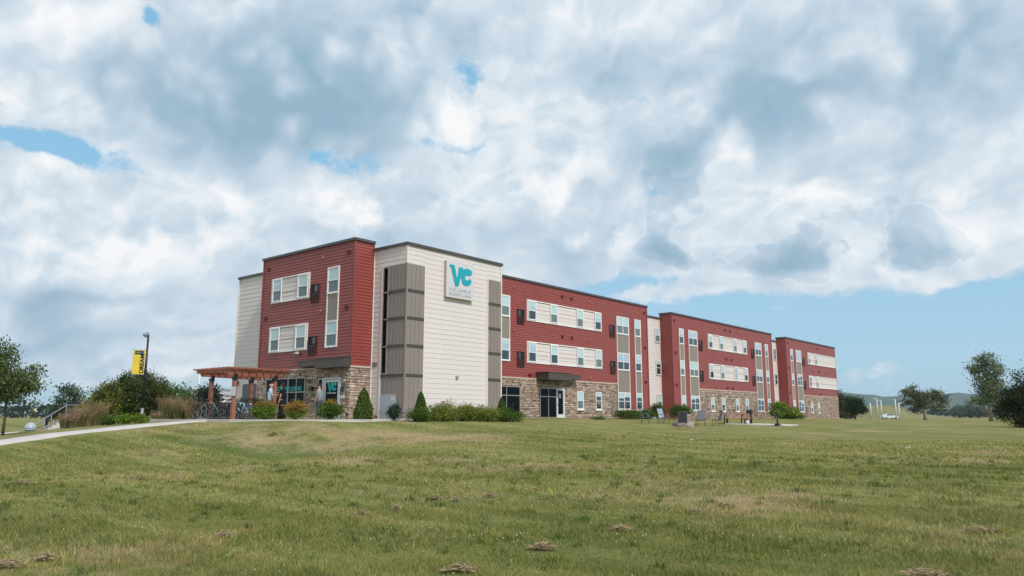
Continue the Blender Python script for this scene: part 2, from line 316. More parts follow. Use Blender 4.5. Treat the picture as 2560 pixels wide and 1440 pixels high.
# ------------------------------------------------------------------ terrain
def sz(b, d, z): x, y = site(b, d); return x, y, z
TP = [sz(0, 0, -1.45), sz(-.6, 6, -1.45), sz(.6, 6, -1.45), sz(0, 10, -1.43), sz(-.6, 14, -1.38), sz(.6, 15, -1.3), sz(0, 16, -1.33), sz(0, -12, -1.5), sz(-2, 10, -1.4), sz(2, 10, -1.4),
      sz(0, 25, -1.0), sz(0, 32, -.62), sz(0, 38, -.2), sz(-.05, 41, -.09), sz(-.14, 40, -.07), sz(.22, 25, -1.08), sz(.22, 35, -.83), sz(.22, 46, -.57), sz(.22, 51, -.38), sz(.285, 56, -.41), sz(.35, 54, -.5), sz(.25, 62, -.25), sz(.2, 70, -.06),
      sz(.07, 45, -.22), sz(.07, 56, .0), sz(.15, 66, .0), sz(.33, 88, -.08), sz(.43, 108, -.2), sz(.43, 30, -1.0), sz(.43, 50, -.78), sz(.43, 80, -.45), sz(.43, 115, -.3), sz(.64, 30, -1.02), sz(.64, 52, -.62), sz(.64, 80, -.6), sz(.64, 120, -.62), sz(.54, 145, -.62), sz(.6, 200, -.65), sz(.45, 200, -.65),
      sz(-.33, 20, -1.36), sz(-.335, 24.5, -1.32), sz(-.335, 28.5, -1.42), sz(-.335, 30.5, -1.05), sz(-.33, 33.4, -.2), sz(-.33, 35.2, -.07), sz(-.27, 29, -1.32), sz(-.26, 31.5, -.8), sz(-.26, 33.4, -.2), sz(-.24, 35, -.09), sz(-.145, 28, -1.02), sz(-.145, 34, -.48), sz(-.14, 37.2, -.1),
      sz(-.408, 36.5, -.07), sz(-.42, 34, -.28), sz(-.46, 34.5, -.24), sz(-.54, 31.5, -.47), sz(-.607, 29.3, -.64), sz(-.67, 27, -.81), sz(-.75, 24, -.95), sz(-.42, 28, -.85), sz(-.5, 24, -1.15),
      sz(-.55, 40, -.35), sz(-.62, 36, -.55), sz(-.64, 42, -.85), sz(-.66, 50, -.95), sz(-.6, 65, -.95), sz(-.6, 100, -.6), sz(-.62, 150, -.45), sz(-.48, 44, -.1), sz(-.44, 50, -.05), sz(-.4, 60, -.1), sz(-.45, 100, -.4), sz(-.4, 160, -.5), sz(-.3, 44, 0.), sz(-.3, 60, 0.), sz(-.9, 60, -1.), sz(0, 90, 0), sz(.2, 120, -.2), sz(0, 160, -.5), sz(1.2, 60, -.7)]
TPa = np.array(TP)
def _phi(r): return np.where(r > 1e-9, r*r*np.log(np.maximum(r, 1e-9)), 0.)
_n = len(TPa); _D = np.linalg.norm(TPa[:, None, :2]-TPa[None, :, :2], axis=2)/10
_A = np.zeros((_n+3, _n+3)); _A[:_n, :_n] = _phi(_D) + np.eye(_n)*.02; _A[:_n, _n] = 1; _A[:_n, _n+1:] = TPa[:, :2]/10; _A[_n:, :_n] = _A[:_n, _n:].T
_W = np.linalg.solve(_A, np.concatenate([TPa[:, 2], [0, 0, 0]]))
def hz(x, y):
    x = np.atleast_1d(np.asarray(x, float)); y = np.atleast_1d(np.asarray(y, float)); out = np.zeros(x.shape)
    for i in range(0, x.size, 20000):
        a = x.ravel()[i:i+20000]; b = y.ravel()[i:i+20000]
        r = np.hypot(a[:, None]-TPa[None, :, 0], b[:, None]-TPa[None, :, 1])/10
        h = _phi(r) @ _W[:_n] + _W[_n] + (a*_W[_n+1] + b*_W[_n+2])/10
        ra = np.hypot(a-CAMX, b-CAMY); w = np.clip((ra-110)/90, 0, 1); w = w*w*(3-2*w)
        h = np.clip(h, -1.6, .08)*(1-w) + (-.62)*w
        h += .018*np.sin(a*.9+1.3*np.sin(b*.5))*np.cos(b*.8+a*.31)
        inb = (a > -1.6) & (a < 89) & (b > -.3) & (b < 24) & ~((a > 8.1) & (b < 4.0)); h = np.where(inb, np.minimum(h, -.12), h)
        out.ravel()[i:i+20000] = h
    return out
def gz(x, y): return float(hz(x, y)[0])
def S3(b, d, dz=0.): x, y = site(b, d); return (x, y, gz(x, y)+dz)

def lawn_colour(N, co):
    big = N.noise(co, .09, 4, .6); mid = N.noise(co, .45, 5, .65); fine = N.noise(co, 3.2, 6, .7); vf = N.noise(co, 24., 3, .7)
    f = N.m('ADD', N.m('MULTIPLY', big, .42), N.m('ADD', N.m('MULTIPLY', mid, .40), N.m('ADD', N.m('MULTIPLY', fine, .26), N.m('MULTIPLY', vf, .14))))
    f = N.m('SUBTRACT', f, .115)
    c = N.ramp(f, [(.34, (.092, .122, .028)), (.44, (.142, .158, .042)), (.53, (.185, .186, .062)), (.63, (.24, .222, .092)), (.74, (.32, .27, .15))])
    st = N.noise(N.mapping(co, rot=(0, 0, R(-62)), scale=(.75, .045, 1)), 1.6, 3, .55)     # faint mower lanes
    c = N.mix(N.mr(st, .44, .62, 0., .6), c, (.275, .26, .10))
    dry = N.mr(N.m('ADD', N.noise(co, .22, 5, .7), N.m('MULTIPLY', fine, .3)), .66, .86)
    bx_, by_ = site(-.24, 31.5); bk_ = N.node('ShaderNodeTexGradient', gradient_type='SPHERICAL'); N.put(bk_.inputs[0], N.mapping(co, (bx_, by_, 0), (0, 0, YAW-math.pi/2), (11., 3.2, 50), 'TEXTURE'))
    dry = N.m('ADD', dry, N.m('MULTIPLY', N.mr(bk_.outputs['Fac'], .0, .6), N.mr(N.m('ADD', mid, N.m('MULTIPLY', fine, .5)), .6, .9)), clamp=True)      # parched bank
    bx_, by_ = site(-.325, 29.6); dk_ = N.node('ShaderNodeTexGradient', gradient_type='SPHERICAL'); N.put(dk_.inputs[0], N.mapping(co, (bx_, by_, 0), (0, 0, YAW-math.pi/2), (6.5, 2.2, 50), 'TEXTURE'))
    c = N.mix(N.mr(dk_.outputs['Fac'], .05, .7, 0., .75), c, (.085, .13, .032))                                              # darker green patch blended over the dip
    return N.mix(N.m('MULTIPLY', dry, .75), c, (.37, .28, .165))
m = bpy.data.materials.new('lawn'); m.use_nodes = True; N = NT(m.node_tree); b = N.n['Principled BSDF']; co = N.node('ShaderNodeTexCoord').outputs['Object']
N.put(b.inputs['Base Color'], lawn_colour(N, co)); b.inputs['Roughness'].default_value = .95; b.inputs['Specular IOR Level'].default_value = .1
bn = N.node('ShaderNodeBump'); bn.inputs['Strength'].default_value = .9; bn.inputs['Distance'].default_value = .08
N.put(bn.inputs['Height'], N.m('ADD', N.noise(co, 9., 5, .75), N.m('MULTIPLY', N.noise(co, 1.3, 3, .6), 1.5))); N.l.new(bn.outputs[0], b.inputs['Normal']); LAWN = m
m = bpy.data.materials.new('grass_blade'); m.use_nodes = True; N = NT(m.node_tree); b = N.n['Principled BSDF']; co = N.node('ShaderNodeTexCoord').outputs['Object']
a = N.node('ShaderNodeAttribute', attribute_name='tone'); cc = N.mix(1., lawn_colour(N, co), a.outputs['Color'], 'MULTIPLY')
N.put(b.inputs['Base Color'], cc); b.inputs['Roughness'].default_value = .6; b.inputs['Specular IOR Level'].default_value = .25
t = N.node('ShaderNodeBsdfTranslucent'); N.put(t.inputs[0], cc); x = N.node('ShaderNodeMixShader'); x.inputs[0].default_value = .3
N.l.new(b.outputs[0], x.inputs[1]); N.l.new(t.outputs[0], x.inputs[2]); N.l.new(x.outputs[0], N.n['Material Output'].inputs[0]); BLADE = m

def make_ground():
    dep = [-30, -15, -6]; d = 0.
    while d < 60: dep.append(d); d += .5
    st = .8
    while d < 9000: dep.append(d); d += st; st *= 1.09
    lat = []; l = 0.; st = .5
    while l < 9000: lat.append(l); l += st; st = .5 if l < 36 else st*1.12
    lat = np.array([-q for q in lat[:0:-1]]+lat); dep = np.array(dep)
    Dg, Lg = np.meshgrid(dep, lat, indexing='ij'); X = CAMX + Fh.x*Dg + Rh.x*Lg; Y = CAMY + Fh.y*Dg + Rh.y*Lg
    Z = hz(X, Y); V = np.stack([X, Y, Z], -1).reshape(-1, 3); nl = len(lat); i, j = np.meshgrid(np.arange(len(dep)-1), np.arange(nl-1), indexing='ij')
    a = (i*nl+j).ravel(); F = np.stack([a, a+1, a+nl+1, a+nl], 1)
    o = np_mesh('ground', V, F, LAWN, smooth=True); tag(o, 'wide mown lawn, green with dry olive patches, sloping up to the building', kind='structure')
make_ground()

def ribbon(name, pts, w, matl, label, dz=.035):
    """a paved strip following the ground"""
    P = [Vector((*site(b, d), 0)) for b, d in pts]; Q = []
    for i in range(len(P)-1):
        for k in range(14):
            t = k/14; p0 = P[max(i-1, 0)]; p1 = P[i]; p2 = P[i+1]; p3 = P[min(i+2, len(P)-1)]
            Q.append(.5*((2*p1)+(-p0+p2)*t+(2*p0-5*p1+4*p2-p3)*t*t+(-p0+3*p1-3*p2+p3)*t**3))
    Q.append(P[-1]); V = []; F = []; C = [-1, -.5, 0, .5, 1]
    for i, q in enumerate(Q):
        t = (Q[min(i+1, len(Q)-1)]-Q[max(i-1, 0)]).normalized(); n = Vector((-t.y, t.x, 0))*w/2
        for c in C: p = q+n*c; V.append((p.x, p.y, gz(p.x, p.y)+dz))
        for c in (-1, 1): p = q+n*c; V.append((p.x, p.y, gz(p.x, p.y)-.15))
    k = 7
    for i in range(len(Q)-1):
        for a, b_ in ((0, 1), (1, 2), (2, 3), (3, 4), (4, 6), (5, 0)): F.append((i*k+a, i*k+b_, (i+1)*k+b_, (i+1)*k+a))
    o = np_mesh(name, V, F, matl); tag(o, label, kind='structure'); return o
ribbon('path', [(-.40, 36.7), (-.425, 36.3), (-.46, 35.), (-.54, 32.2), (-.607, 29.6), (-.67, 27), (-.76, 23.5), (-.95, 18)], 1.5, CONC, 'pale concrete path curving down from the entrance patio to the left')
# patio slab in front of the entrance
pat = [site(-.415, 36.6), site(-.37, 35.), site(-.33, 34.6), site(-.25, 34.6), site(-.2, 35.6), site(-.15, 38.2), site(-.128, 40.2), site(-.13, 42.2), (-.9, 1.5), (-1.2, 2.8), (-1.2, 12.5), (0., 17.5), (-2, 19), (-10, 8)]
mb = MB(); k = len(pat); mb.add([(x, y, -.0) for x, y in pat] + [(x, y, -.35) for x, y in pat], [tuple(range(k)), tuple(reversed(range(k, 2*k)))] + [(i, (i+1) % k, k+(i+1) % k, k+i) for i in range(k)])
tag(mb.build('patio', CONC), 'pale concrete slab under the pergola and entrance', kind='structure')
# kerb at the far left
ribbon('kerb', [(-.72, 37), (-.655, 38.2), (-.648, 38.6)], .35, CONC, 'short run of white concrete kerb at the left edge of the lawn', .08)

# ------------------------------------------------------------------ distant terrain
def hills(name, D, b0, b1, hf, matl, label):
    n = 160; V = []; F = []
    for i in range(n+1):
        b = b0+(b1-b0)*i/n; h = hf(b)
        for (dd, fz) in ((0, 0.), (.05, .55), (.11, 1.), (.25, 1.), (.4, 0.)):
            x, y = site(b, D*(1+dd)); V.append((x, y, -1+(h*fz) + h*(.03*math.sin(i*2.1+dd*30)+.02*math.sin(i*5.3)) * (0 < fz)))
    for i in range(n):
        for k in range(4): F.append((i*5+k, (i+1)*5+k, (i+1)*5+k+1, i*5+k+1))
    o = np_mesh(name, V, F, matl, smooth=True); tag(o, label, kind='structure')
FOREST = mat('forest_hillside', (.03, .06, .03), .95, .1, var=.6, vscale=.02)
hills('hills', 2600, -.9, 1.1, lambda b: (88 if b > .42 else 40+45*max(0, min(1, (b+.2)/.5))) + 7*math.sin(b*21)+4*math.sin(b*57+1) - 16*max(0, .56-b)*(b > .42)*3, FOREST, 'long wooded ridge on the horizon, blue with distance')
KNOLL = mat('knoll_grass', (.19, .18, .085), .95, .1, var=.2, vscale=.05)
hills('knoll', 330, .40, .66, lambda b: 5.6*math.exp(-((b-.485)/.05)**2)+2.*math.exp(-((b-.40)/.05)**2)+.8, KNOLL, 'low olive grass knoll beyond the lawn')

# ------------------------------------------------------------------ the building
class Fac:
    """facade frame: u along the wall, v up, n out of the wall"""
    def __init__(s, kind, at): s.k = kind; s.at = at
    def p(s, u, v, n): return (u, s.at-n, v) if s.k == 'R' else (s.at-n, u, v)
def fbox(mb, F, u0, u1, v0, v1, n0, n1):
    a = F.p(u0, v0, n0); b = F.p(u1, v1, n1)
    return mb.box(min(a[0], b[0]), max(a[0], b[0]), min(a[1], b[1]), max(a[1], b[1]), min(a[2], b[2]), max(a[2], b[2]))
BLD = empty('apartment_building', (0, 0, 0), 0, 'three storey red and cream residence with stone base and long stepped facade', 'building')
def laps(mb, F, u0, u1, v0, v1, L, n=0., matl_i=0):
    k = max(1, round((v1-v0)/L)); L = (v1-v0)/k; u_off = 0
    for i in range(k):
        a = v0+i*L; b = a+L; o = (.06 if matl_i else .17)*L; j = random.uniform(-.002, .002)
        mb.add([F.p(u0, a, n+o+j), F.p(u1, a, n+o+j), F.p(u1, b, n+.003), F.p(u0, b, n+.003), F.p(u0, a, n+.002), F.p(u1, a, n+.002)], [(0, 1, 2, 3), (4, 5, 1, 0)])
def siding(F, rects, matl, L, n=0.):
    mb = MB()
    for r in rects: laps(mb, F, *r, L, n, matl is CREAM)
    return mb.build('siding', matl, BLD, fix=False)
def body(x0, x1, y0, y1, z1, matl):
    mb = MB().box(x0, x1, y0, y1, -.9, z1); mb.build('wall', matl, BLD)
def cap(pts, z, name='parapet_cap'):
    mb = MB()
    for a, b in zip(pts, pts[1:]): mb.bar((*a, z-.075), (*b, z-.075), .14, .15)
    mb.build(name, CAP, BLD)
def stone(F, rects, ends=()):
    V = []; Fc = []; C = []; pal = np.array([(.36, .27, .215), (.30, .22, .175), (.43, .33, .265), (.24, .175, .14), (.40, .28, .22), (.15, .105, .09), (.47, .385, .32), (.33, .235, .18), (.28, .23, .20)]); pw_ = np.array([.2, .17, .16, .1, .13, .06, .07, .07, .04])
    mb = MB()
    for (u0, u1, v0, v1) in rects:
        fbox(mb, F, u0, u1, v0, v1, -.01, .012); v = v0
        while v < v1-.02:
            h = min(random.choice((.075, .1, .1, .13, .16)), v1-v)
            if v1-v-h < .05: h = v1-v
            u = u0
            while u < u1-.01:
                w = random.uniform(.14, .48); w = u1-u if u1-u-w < .1 else w
                d = random.uniform(.028, .062); g = .005
                a = [F.p(u+g, v+g, 0), F.p(u+w-g, v+g, 0), F.p(u+w-g, v+h-g, 0), F.p(u+g, v+h-g, 0)]; e = [F.p(u+g, v+g, d), F.p(u+w-g, v+g, d), F.p(u+w-g, v+h-g, d), F.p(u+g, v+h-g, d)]
                k = len(V); V += a+e; Fc += [(k+4, k+5, k+6, k+7), (k, k+1, k+5, k+4), (k+1, k+2, k+6, k+5), (k+2, k+3, k+7, k+6), (k+3, k, k+4, k+7)]
                c = pal[RNG.choice(9, p=pw_)]*random.uniform(.98, 1.35); C += [c]*8; u += w
            v += h
    b = mb.build('stone_base', MORTAR, BLD)
    o = np_mesh('stone_cladding', V, Fc, STONE, BLD, C)
def frame_rect(mb, F, u0, u1, v0, v1, w, n0, n1):
    fbox(mb, F, u0, u1, v0, v0+w, n0, n1); fbox(mb, F, u0, u1, v1-w, v1, n0, n1); fbox(mb, F, u0, u0+w, v0+w, v1-w, n0, n1); fbox(mb, F, u1-w, u1, v0+w, v1-w, n0, n1)
UP = [BLIND, BLIND, BLIND, BLIND2, SCREEN]; LO = [SCREEN, SCREEN, GDARK, GDARK]
def window(F, u0, u1, v0, v1, cols=1, up=None, lo=None, trim=.05, n=.012, sill=False):
    mb = MB(); t = trim
    frame_rect(mb, F, u0, u1, v0, v1, t, n-.01, n+.05); mid = v0+(v1-v0)*.49
    cw = (u1-u0-2*t)/cols; gl = MB(); up = up or random.choice(UP); lo = lo or random.choice(LO)
    for c in range(cols):
        a = u0+t+c*cw; b = a+cw
        if c: fbox(mb, F, a-.035, a+.035, v0+t, v1-t, n-.01, n+.042)
        s = .045
        frame_rect(mb, F, a, b, mid-.02, v1-t, s, n, n+.036); frame_rect(mb, F, a, b, v0+t, mid+.03, s*.8, n, n+.026)
        gl.cur = 0; fbox(gl, F, a+s, b-s, mid+.02, v1-t-s, n, n+.016)
        gl.cur = 1; fbox(gl, F, a+s*.8, b-s*.8, v0+t+s*.8, mid-.01, n, n+.008)
        if up is GDARK or up is BLIND2:
            gl.cur = 2; fbox(gl, F, a+s, b-s, v1-t-s-.3*(v1-v0)*random.random(), v1-t-s-.001, n+.003, n+.018)
    if sill: fbox(mb, F, u0-.06, u1+.06, v0-.08, v0-.001, -.0, n+.08)
    o = mb.build('window', WHITE, BLD); gl.build('glass', [up, lo, BLIND], o); return o
def grille(F, u0, u1, v0, v1, lower=LOUV):
    mb = MB(); frame_rect(mb, F, u0, u1, v0, v1, .04, .0, .085); o = mb.build('air_grille', LOUV if lower is LOUV else LOUVT, BLD)
    g = MB(); m = v0+(v1-v0)*.5
    g.cur = 0; fbox(g, F, u0+.04, u1-.04, m, v1-.04, 0, .045)
    g.cur = 2; fbox(g, F, u0+.04+.12*(u1-u0), u0+.04+.45*(u1-u0), m+.1, v1-.08, .045, .055)
    g.cur = 1; k = 9
    for i in range(k): a = v0+.04+(m-v0-.05)*i/k; g.add([F.p(u0+.04, a, .075), F.p(u1-.04, a, .075), F.p(u1-.04, a+(m-v0)/k*1.1, .045), F.p(u0+.04, a+(m-v0)/k*1.1, .045)], [(0, 1, 2, 3)])
    g.build('louvres', [LOUVD if lower is LOUV else LOUVT, lower, GDARK if lower is LOUV else LOUVT], o, fix=False)
def vent(F, u, v, rnd=False):
    mb = MB()
    if rnd: fbox(mb, F, u-.12, u+.12, v-.12, v+.12, 0, .035); mb.sphere(F.p(u, v, .05), .09, n=10, m=6); mb.build('vent', VENTP, BLD)
    else: fbox(mb, F, u-.13, u+.13, v-.12, v+.12, 0, .06); fbox(mb, F, u-.1, u+.1, v+.02, v+.13, .05, .12); mb.build('vent', VENTR, BLD)
def column(F, u0, u1, cols, levels=((7.23, 8.81), (4.08, 5.62), (.68, 2.19)), ups=None):
    ups = ups or [None]*3
    for (v0, v1), (a, b) in zip(levels, ups or [(None, None)]*3): window(F, u0, u1, v0, v1, cols, a, b, .08, .04)
    for (a, b) in zip(levels, levels[1:]):
        mb = MB(); fbox(mb, F, u0+.08, u1-.08, b[1]+.001, a[0]-.001, .0, .04); mb.build('spandrel_panel', TAUPE, BLD)
        [fbox(tb := MB(), F, q0, q0+.08, b[1]+.001, a[0]-.001, 0, .085).build('trim', TRIMC, BLD) for q0 in (u0, u1-.08)]
def cream_panel(F, u0, u1, v0, v1, openend=False):
    siding(F, [(u0+.07, u1-(.0 if openend else .07), v0+.07, v1-.07)], CREAM, .27, .022)
    mb = MB(); fbox(mb, F, u0, u1, v0, v0+.075, 0, .085); fbox(mb, F, u0, u1, v1-.075, v1, 0, .085); fbox(mb, F, u0, u0+.075, v0+.075, v1-.075, 0, .085)
    if not openend: fbox(mb, F, u1-.075, u1, v0+.075, v1-.075, 0, .085)
    mb.build('trim', WHITE, BLD)
def trim_line(F, segs, v=2.86, matl=LIMESTONE):
    mb = MB()
    for a, b in segs: fbox(mb, F, a, b, v-.005, v+.085, -.01, .075)
    mb.build('trim', matl, BLD)
def vtrim(F, us, v0, v1, matl, w=.1, n=.06):
    for u in us: mb = MB(); fbox(mb, F, u-w/2, u+w/2, v0, v1, 0, n); mb.build('trim', matl, BLD)
# masses
HR, HT = 10.28, 9.84
body(.0, 8.06, 0., 9., HT-.1, CREAM); body(-1.41, .0, 2.89, 12.32, HR-.1, RED); body(.01, 8, 9.02, 17.48, HT-.25, RED); body(-.11, 8, 12.32, 17.5, HT-.1, CREAM)
body(8.06, 33.31, 4.0, 5.7, HR-.1, RED); body(33.31, 38.57, 5.63, 5.71, HT-.1, CREAM); body(38.57, 64.08, 4.28, 5.6, HR-.1, RED)
body(64.08, 69.06, 5.63, 5.71, HT-.1, CREAM); body(69.06, 88.82, 4.36, 5.6, HR-.1, RED)
body(8.07, 88.8, 5.72, 19., HT-.25, RED)
cap([(-.05, 2.9), (-.05, -.05), (8.11, -.05), (8.11, 4.0)], HT); cap([(.0, 2.84), (-1.46, 2.84), (-1.46, 12.37), (-.1, 12.37)], HR); cap([(-.16, 12.4), (-.16, 17.55), (5, 17.55)], HT)
cap([(8.06, 3.95), (33.36, 3.95), (33.36, 5.7)], HR); cap([(33.4, 5.58), (38.5, 5.58)], HT); cap([(38.52, 5.62), (38.52, 4.23), (64.13, 4.23), (64.13, 5.62)], HR)
cap([(64.2, 5.58), (69.0, 5.58)], HT); cap([(69.01, 5.62), (69.01, 4.31), (88.87, 4.31), (88.87, 5.62)], HR)
RL = .185
# --- tower: right face
TR = Fac('R', 0.); TL = Fac('L', 0.)
siding(TR, [(1.4, 6.7, 0, HT-.15), (0.05, 1.4, 8.65, HT-.15), (6.7, 8.0, 8.65, HT-.15)], CREAM, .285); siding(TL, [(2.08, 2.89, .0, 8.65), (0.05, 2.89, 8.65, HT-.15)], CREAM, .285)
vtrim(TR, [1.37, 6.72], 0, 8.62, TRIMC, .09); vtrim(TR, [8.02], 0, HT-.12, TRIMC, .09); vtrim(TL, [2.04], 0, 8.62, TRIMC, .1); vtrim(TL, [2.84], 0, HT-.12, TRIMC, .1)
mb = MB().box(-.03, .06, -.03, .06, 8.66, HT-.13); mb.build('corner_board', TRIMC, BLD)
def batten(F, u0, u1, v0, v1, holes=()):
    mb = MB(); fbox(mb, F, u0, u1, v0, v1, 0, .015); k = round((u1-u0)/.3)
    for i in range(1, k): u = u0+(u1-u0)*i/k; fbox(mb, F, u-.02, u+.02, v0, v1, .0, .032)
    mb.build('siding', BROWN, BLD)
zb = [0, 2.30, 3.93, 5.48, 7.03, 8.62]
for i in range(5):
    v0, v1 = zb[i]+(.16 if i else 0), zb[i+1]-.0
    batten(TR, .05, 1.325, v0, v1); batten(TR, 6.765, 7.975, v0, v1)
    if i: batten(TL, .05, 1.5, v0, v1)
batten(TL, .05, .64, 0, 2.30)
batten(TL, .65, 1.98, 1.36, 2.30)
for z in zb[1:5]:
    for F, a, b in ((TR, .04, 1.325), (TR, 6.765, 7.975), (TL, .04, 1.52 if z > 2.4 else 1.98)): mb = MB(); fbox(mb, F, a, b, z, z+.07, 0, .05); fbox(mb, F, a, b, z+.07, z+.09, 0, .03); fbox(mb, F, a, b, z+.09, z+.16, 0, .04); mb.build('belt_course', BRONZE, BLD)
mb = MB().box(-.045, .05, -.045, .05, 0, 8.62); mb.build('corner_board', BROWN, BLD)
mb = MB(); frame_rect(mb, TL, 1.5, 1.98, 2.47, 8.6, .06, 0, .05)
for z in zb[2:5]: fbox(mb, TL, 1.56, 1.92, z+.05, z+.12, 0, .05)
w = mb.build('window', ALU, BLD); mb = MB(); fbox(mb, TL, 1.56, 1.92, 2.53, 8.54, 0, .015); mb.build('glass', GBLACK, w)
mb = MB(); fbox(mb, TL, .67, 1.97, -.1, 1.34, 0, .04); d = mb.build('door', DOORG, BLD)
mb = MB(); fbox(mb, TL, .75, 1.0, 1.02, 1.2, .04, .046); mb.build('door_sign', SIGNF, d); mb = MB(); mb.sphere(TL.p(1.82, .55, .07), .035); mb.build('handle', ALU, d)
mb = MB(); fbox(mb, TR, 3.97, 4.15, 2.32, 2.5, 0, .1); mb.build('wall_light', ALU, BLD)
stone(TL, [(2.1, 2.8, -.4, .22)])
# 221 numerals
def text_mesh(txt, size, name, matl, parent, mw, depth=.006, align='LEFT', spacing=1., bold=0.):
    cu = bpy.data.curves.new(name, 'FONT'); cu.body = txt; cu.size = size; cu.extrude = depth; cu.align_x = align; cu.space_character = spacing; cu.offset = bold; cu.resolution_u = 3
    t = bpy.data.objects.new(name, cu); col.objects.link(t); dg = bpy.context.evaluated_depsgraph_get(); me = bpy.data.meshes.new_from_object(t.evaluated_get(dg)); bpy.data.objects.remove(t)
    me.transform(mw); me.materials.clear(); me.materials.append(matl); me.name = name; return link(name, me, parent)
def MR(x, y, z): return Matrix.Translation((x, y, z)) @ Matrix.Rotation(R(90), 4, 'X')                  # reads along +X, faces -Y
def ML(x, y, z): return Matrix.Translation((x, y, z)) @ Matrix.Rotation(R(-90), 4, 'Z') @ Matrix.Rotation(R(90), 4, 'X')   # reads towards -Y, faces -X
text_mesh('221', .30, 'house_number', BRONZE, BLD, ML(-.035, 2.73, 2.94), .012, bold=.004)
# --- left red block
LB = Fac('L', -1.41); LS = Fac('R', 2.89); LW = Fac('L', -.11)
siding(LB, [(2.95, 12.27, 2.95, HR-.12)], RED, RL); siding(LS, [(-1.35, -.02, 2.95, HR-.12)], RED, RL); siding(LW, [(12.35, 17.45, -.1, HT-.12)], CREAM, .30)
mb = MB().box(-1.45, -1.35, 2.85, 2.95, 2.95, HR-.11).box(-.06, -.004, 2.845, 2.9, 2.95, HR-.11); mb.build('corner_board', REDT, BLD); vtrim(LW, [12.4, 17.42], 0, HT-.1, TRIMC)
vtrim(LB, [12.26], 2.95, HR-.12, REDT)
stone(LB, [(2.85, 3.66, -.3, 2.86), (5.78, 7.04, -.3, 2.86), (11.27, 12.32, -.3, 2.86), (3.66, 5.78, 2.34, 2.86), (7.04, 11.27, 2.45, 2.86), (7.04, 11.27, -.3, .74)]); stone(LS, [(-1.45, -.02, -.3, 2.86)])
trim_line(LB, [(2.82, 12.34)]); trim_line(LS, [(-1.40, -.03)])
for v0, v1 in ((7.18, 8.78), (4.04, 5.67)):
    cream_panel(LB, 7.09, 11.16, v0, v1)
window(LB, 10.0, 11.0, 7.25, 8.71, 1, BLIND2, SCREEN, .05, .07); window(LB, 7.22, 8.26, 7.25, 8.71, 1, BLIND, SCREEN, .05, .07); window(LB, 10.0, 11.0, 4.11, 5.6, 1, BLIND, SCREEN, .05, .07); window(LB, 7.22, 8.26, 4.11, 5.6, 1, BLIND, SCREEN, .05, .07)
column(LB, 4.18, 5.3, 1, ((7.2, 8.81), (4.05, 5.62)), [(BLIND, SCREEN), (BLIND, SCREEN)])
grille(LB, 6.14, 6.9, 6.85, 7.97); grille(LB, 6.16, 6.92, 3.69, 4.82)
for u, v in ((11.7, 9.5), (11.7, 6.25), (3.42, 9.47), (3.42, 6.25)): vent(LB, u, v)
for v in (9.48, 6.26): vent(LB, 5.87, v, True)
mb = MB(); mb.lathe([(.0, .1), (.08, .09), (.2, .0), (.2, -.05), (.0, -.05)], (-1.62, 7.85, 3.86), 14); mb.tube([(-1.41, 7.85, 3.98), (-1.55, 7.85, 4.0), (-1.62, 7.85, 3.93)], .02); mb.build('wall_light', ALU, BLD)
# storefront glazing
def storefront(F, u0, u1, v0, v1, us, vs, name='window', fm=ALU, n=.03):
    mb = MB(); frame_rect(mb, F, u0, u1, v0, v1, .06, -.02, n+.05)
    for u in us: fbox(mb, F, u-.03, u+.03, v0+.06, v1-.06, -.02, n+.045)
    for v in vs: fbox(mb, F, u0+.06, u1-.06, v-.03, v+.03, -.02, n+.04)
    o = mb.build(name, fm, BLD); g = MB(); fbox(g, F, u0+.06, u1-.06, v0+.06, v1-.06, -.02, n); g.build('glass', GBLACK, o); return o
sf = storefront(LB, 7.06, 11.25, .76, 2.43, [7.95, 8.83, 10.35], [1.56])
text_mesh('VUE CAMPUS LIVING', .36, 'window_lettering', TEALW, sf, ML(-1.445, 10.75, 1.66), .002, spacing=.98, bold=.012)
mb = MB(); frame_rect(mb, LB, 3.68, 5.32, -.02, 2.32, .09, -.02, .09); frame_rect(mb, LB, 3.80, 5.20, .0, 2.2, .14, .0, .06); d = mb.build('door', WHITEP, BLD)
mb = MB(); fbox(mb, LB, 3.93, 5.07, .14, 2.07, -.01, .03); g = mb.build('glass', GBLACK, d); mb = MB(); mb.tube([LB.p(5.12, .95, .1), LB.p(5.12, 1.3, .1)], .02); mb.build('handle', ALU, d)
storefront(LB, 5.33, 5.77, -.02, 2.30, [], [])
# logo outline: (x, z) on a 2.0 m wide field, in metres from its lower left corner
LOGO = [(3.098, 9.014), (3.477, 9.04), (3.556, 8.921), (3.705, 8.341), (3.797, 8.354), (3.894, 8.951), (4.253, 8.972), (4.286, 8.844), (4.442, 8.945), (4.664, 8.967), (4.852, 8.935), (4.952, 8.887), (5.015, 8.82), (5.035, 8.742), (5.01, 8.67), (4.956, 8.619), (4.829, 8.567), (4.702, 8.549), (4.574, 8.575), (4.49, 8.53), (4.45, 8.48), (4.43, 8.42), (4.436, 8.36), (4.46, 8.30), (4.501, 8.254), (4.627, 8.238), (4.737, 8.298), (4.832, 8.378), (4.91, 8.345), (4.961, 8.284), (4.994, 8.2), (4.98, 8.13), (4.932, 8.08), (4.87, 8.0), (4.774, 7.959), (4.585, 7.911), (4.427, 7.912), (4.33, 7.94), (4.254, 7.988), (4.19, 8.07), (4.157, 8.151), (4.107, 8.365), (4.045, 8.356), (3.957, 8.058), (3.885, 7.796), (3.624, 7.762), (3.528, 7.999), (3.237, 8.851), (3.131, 8.889)]
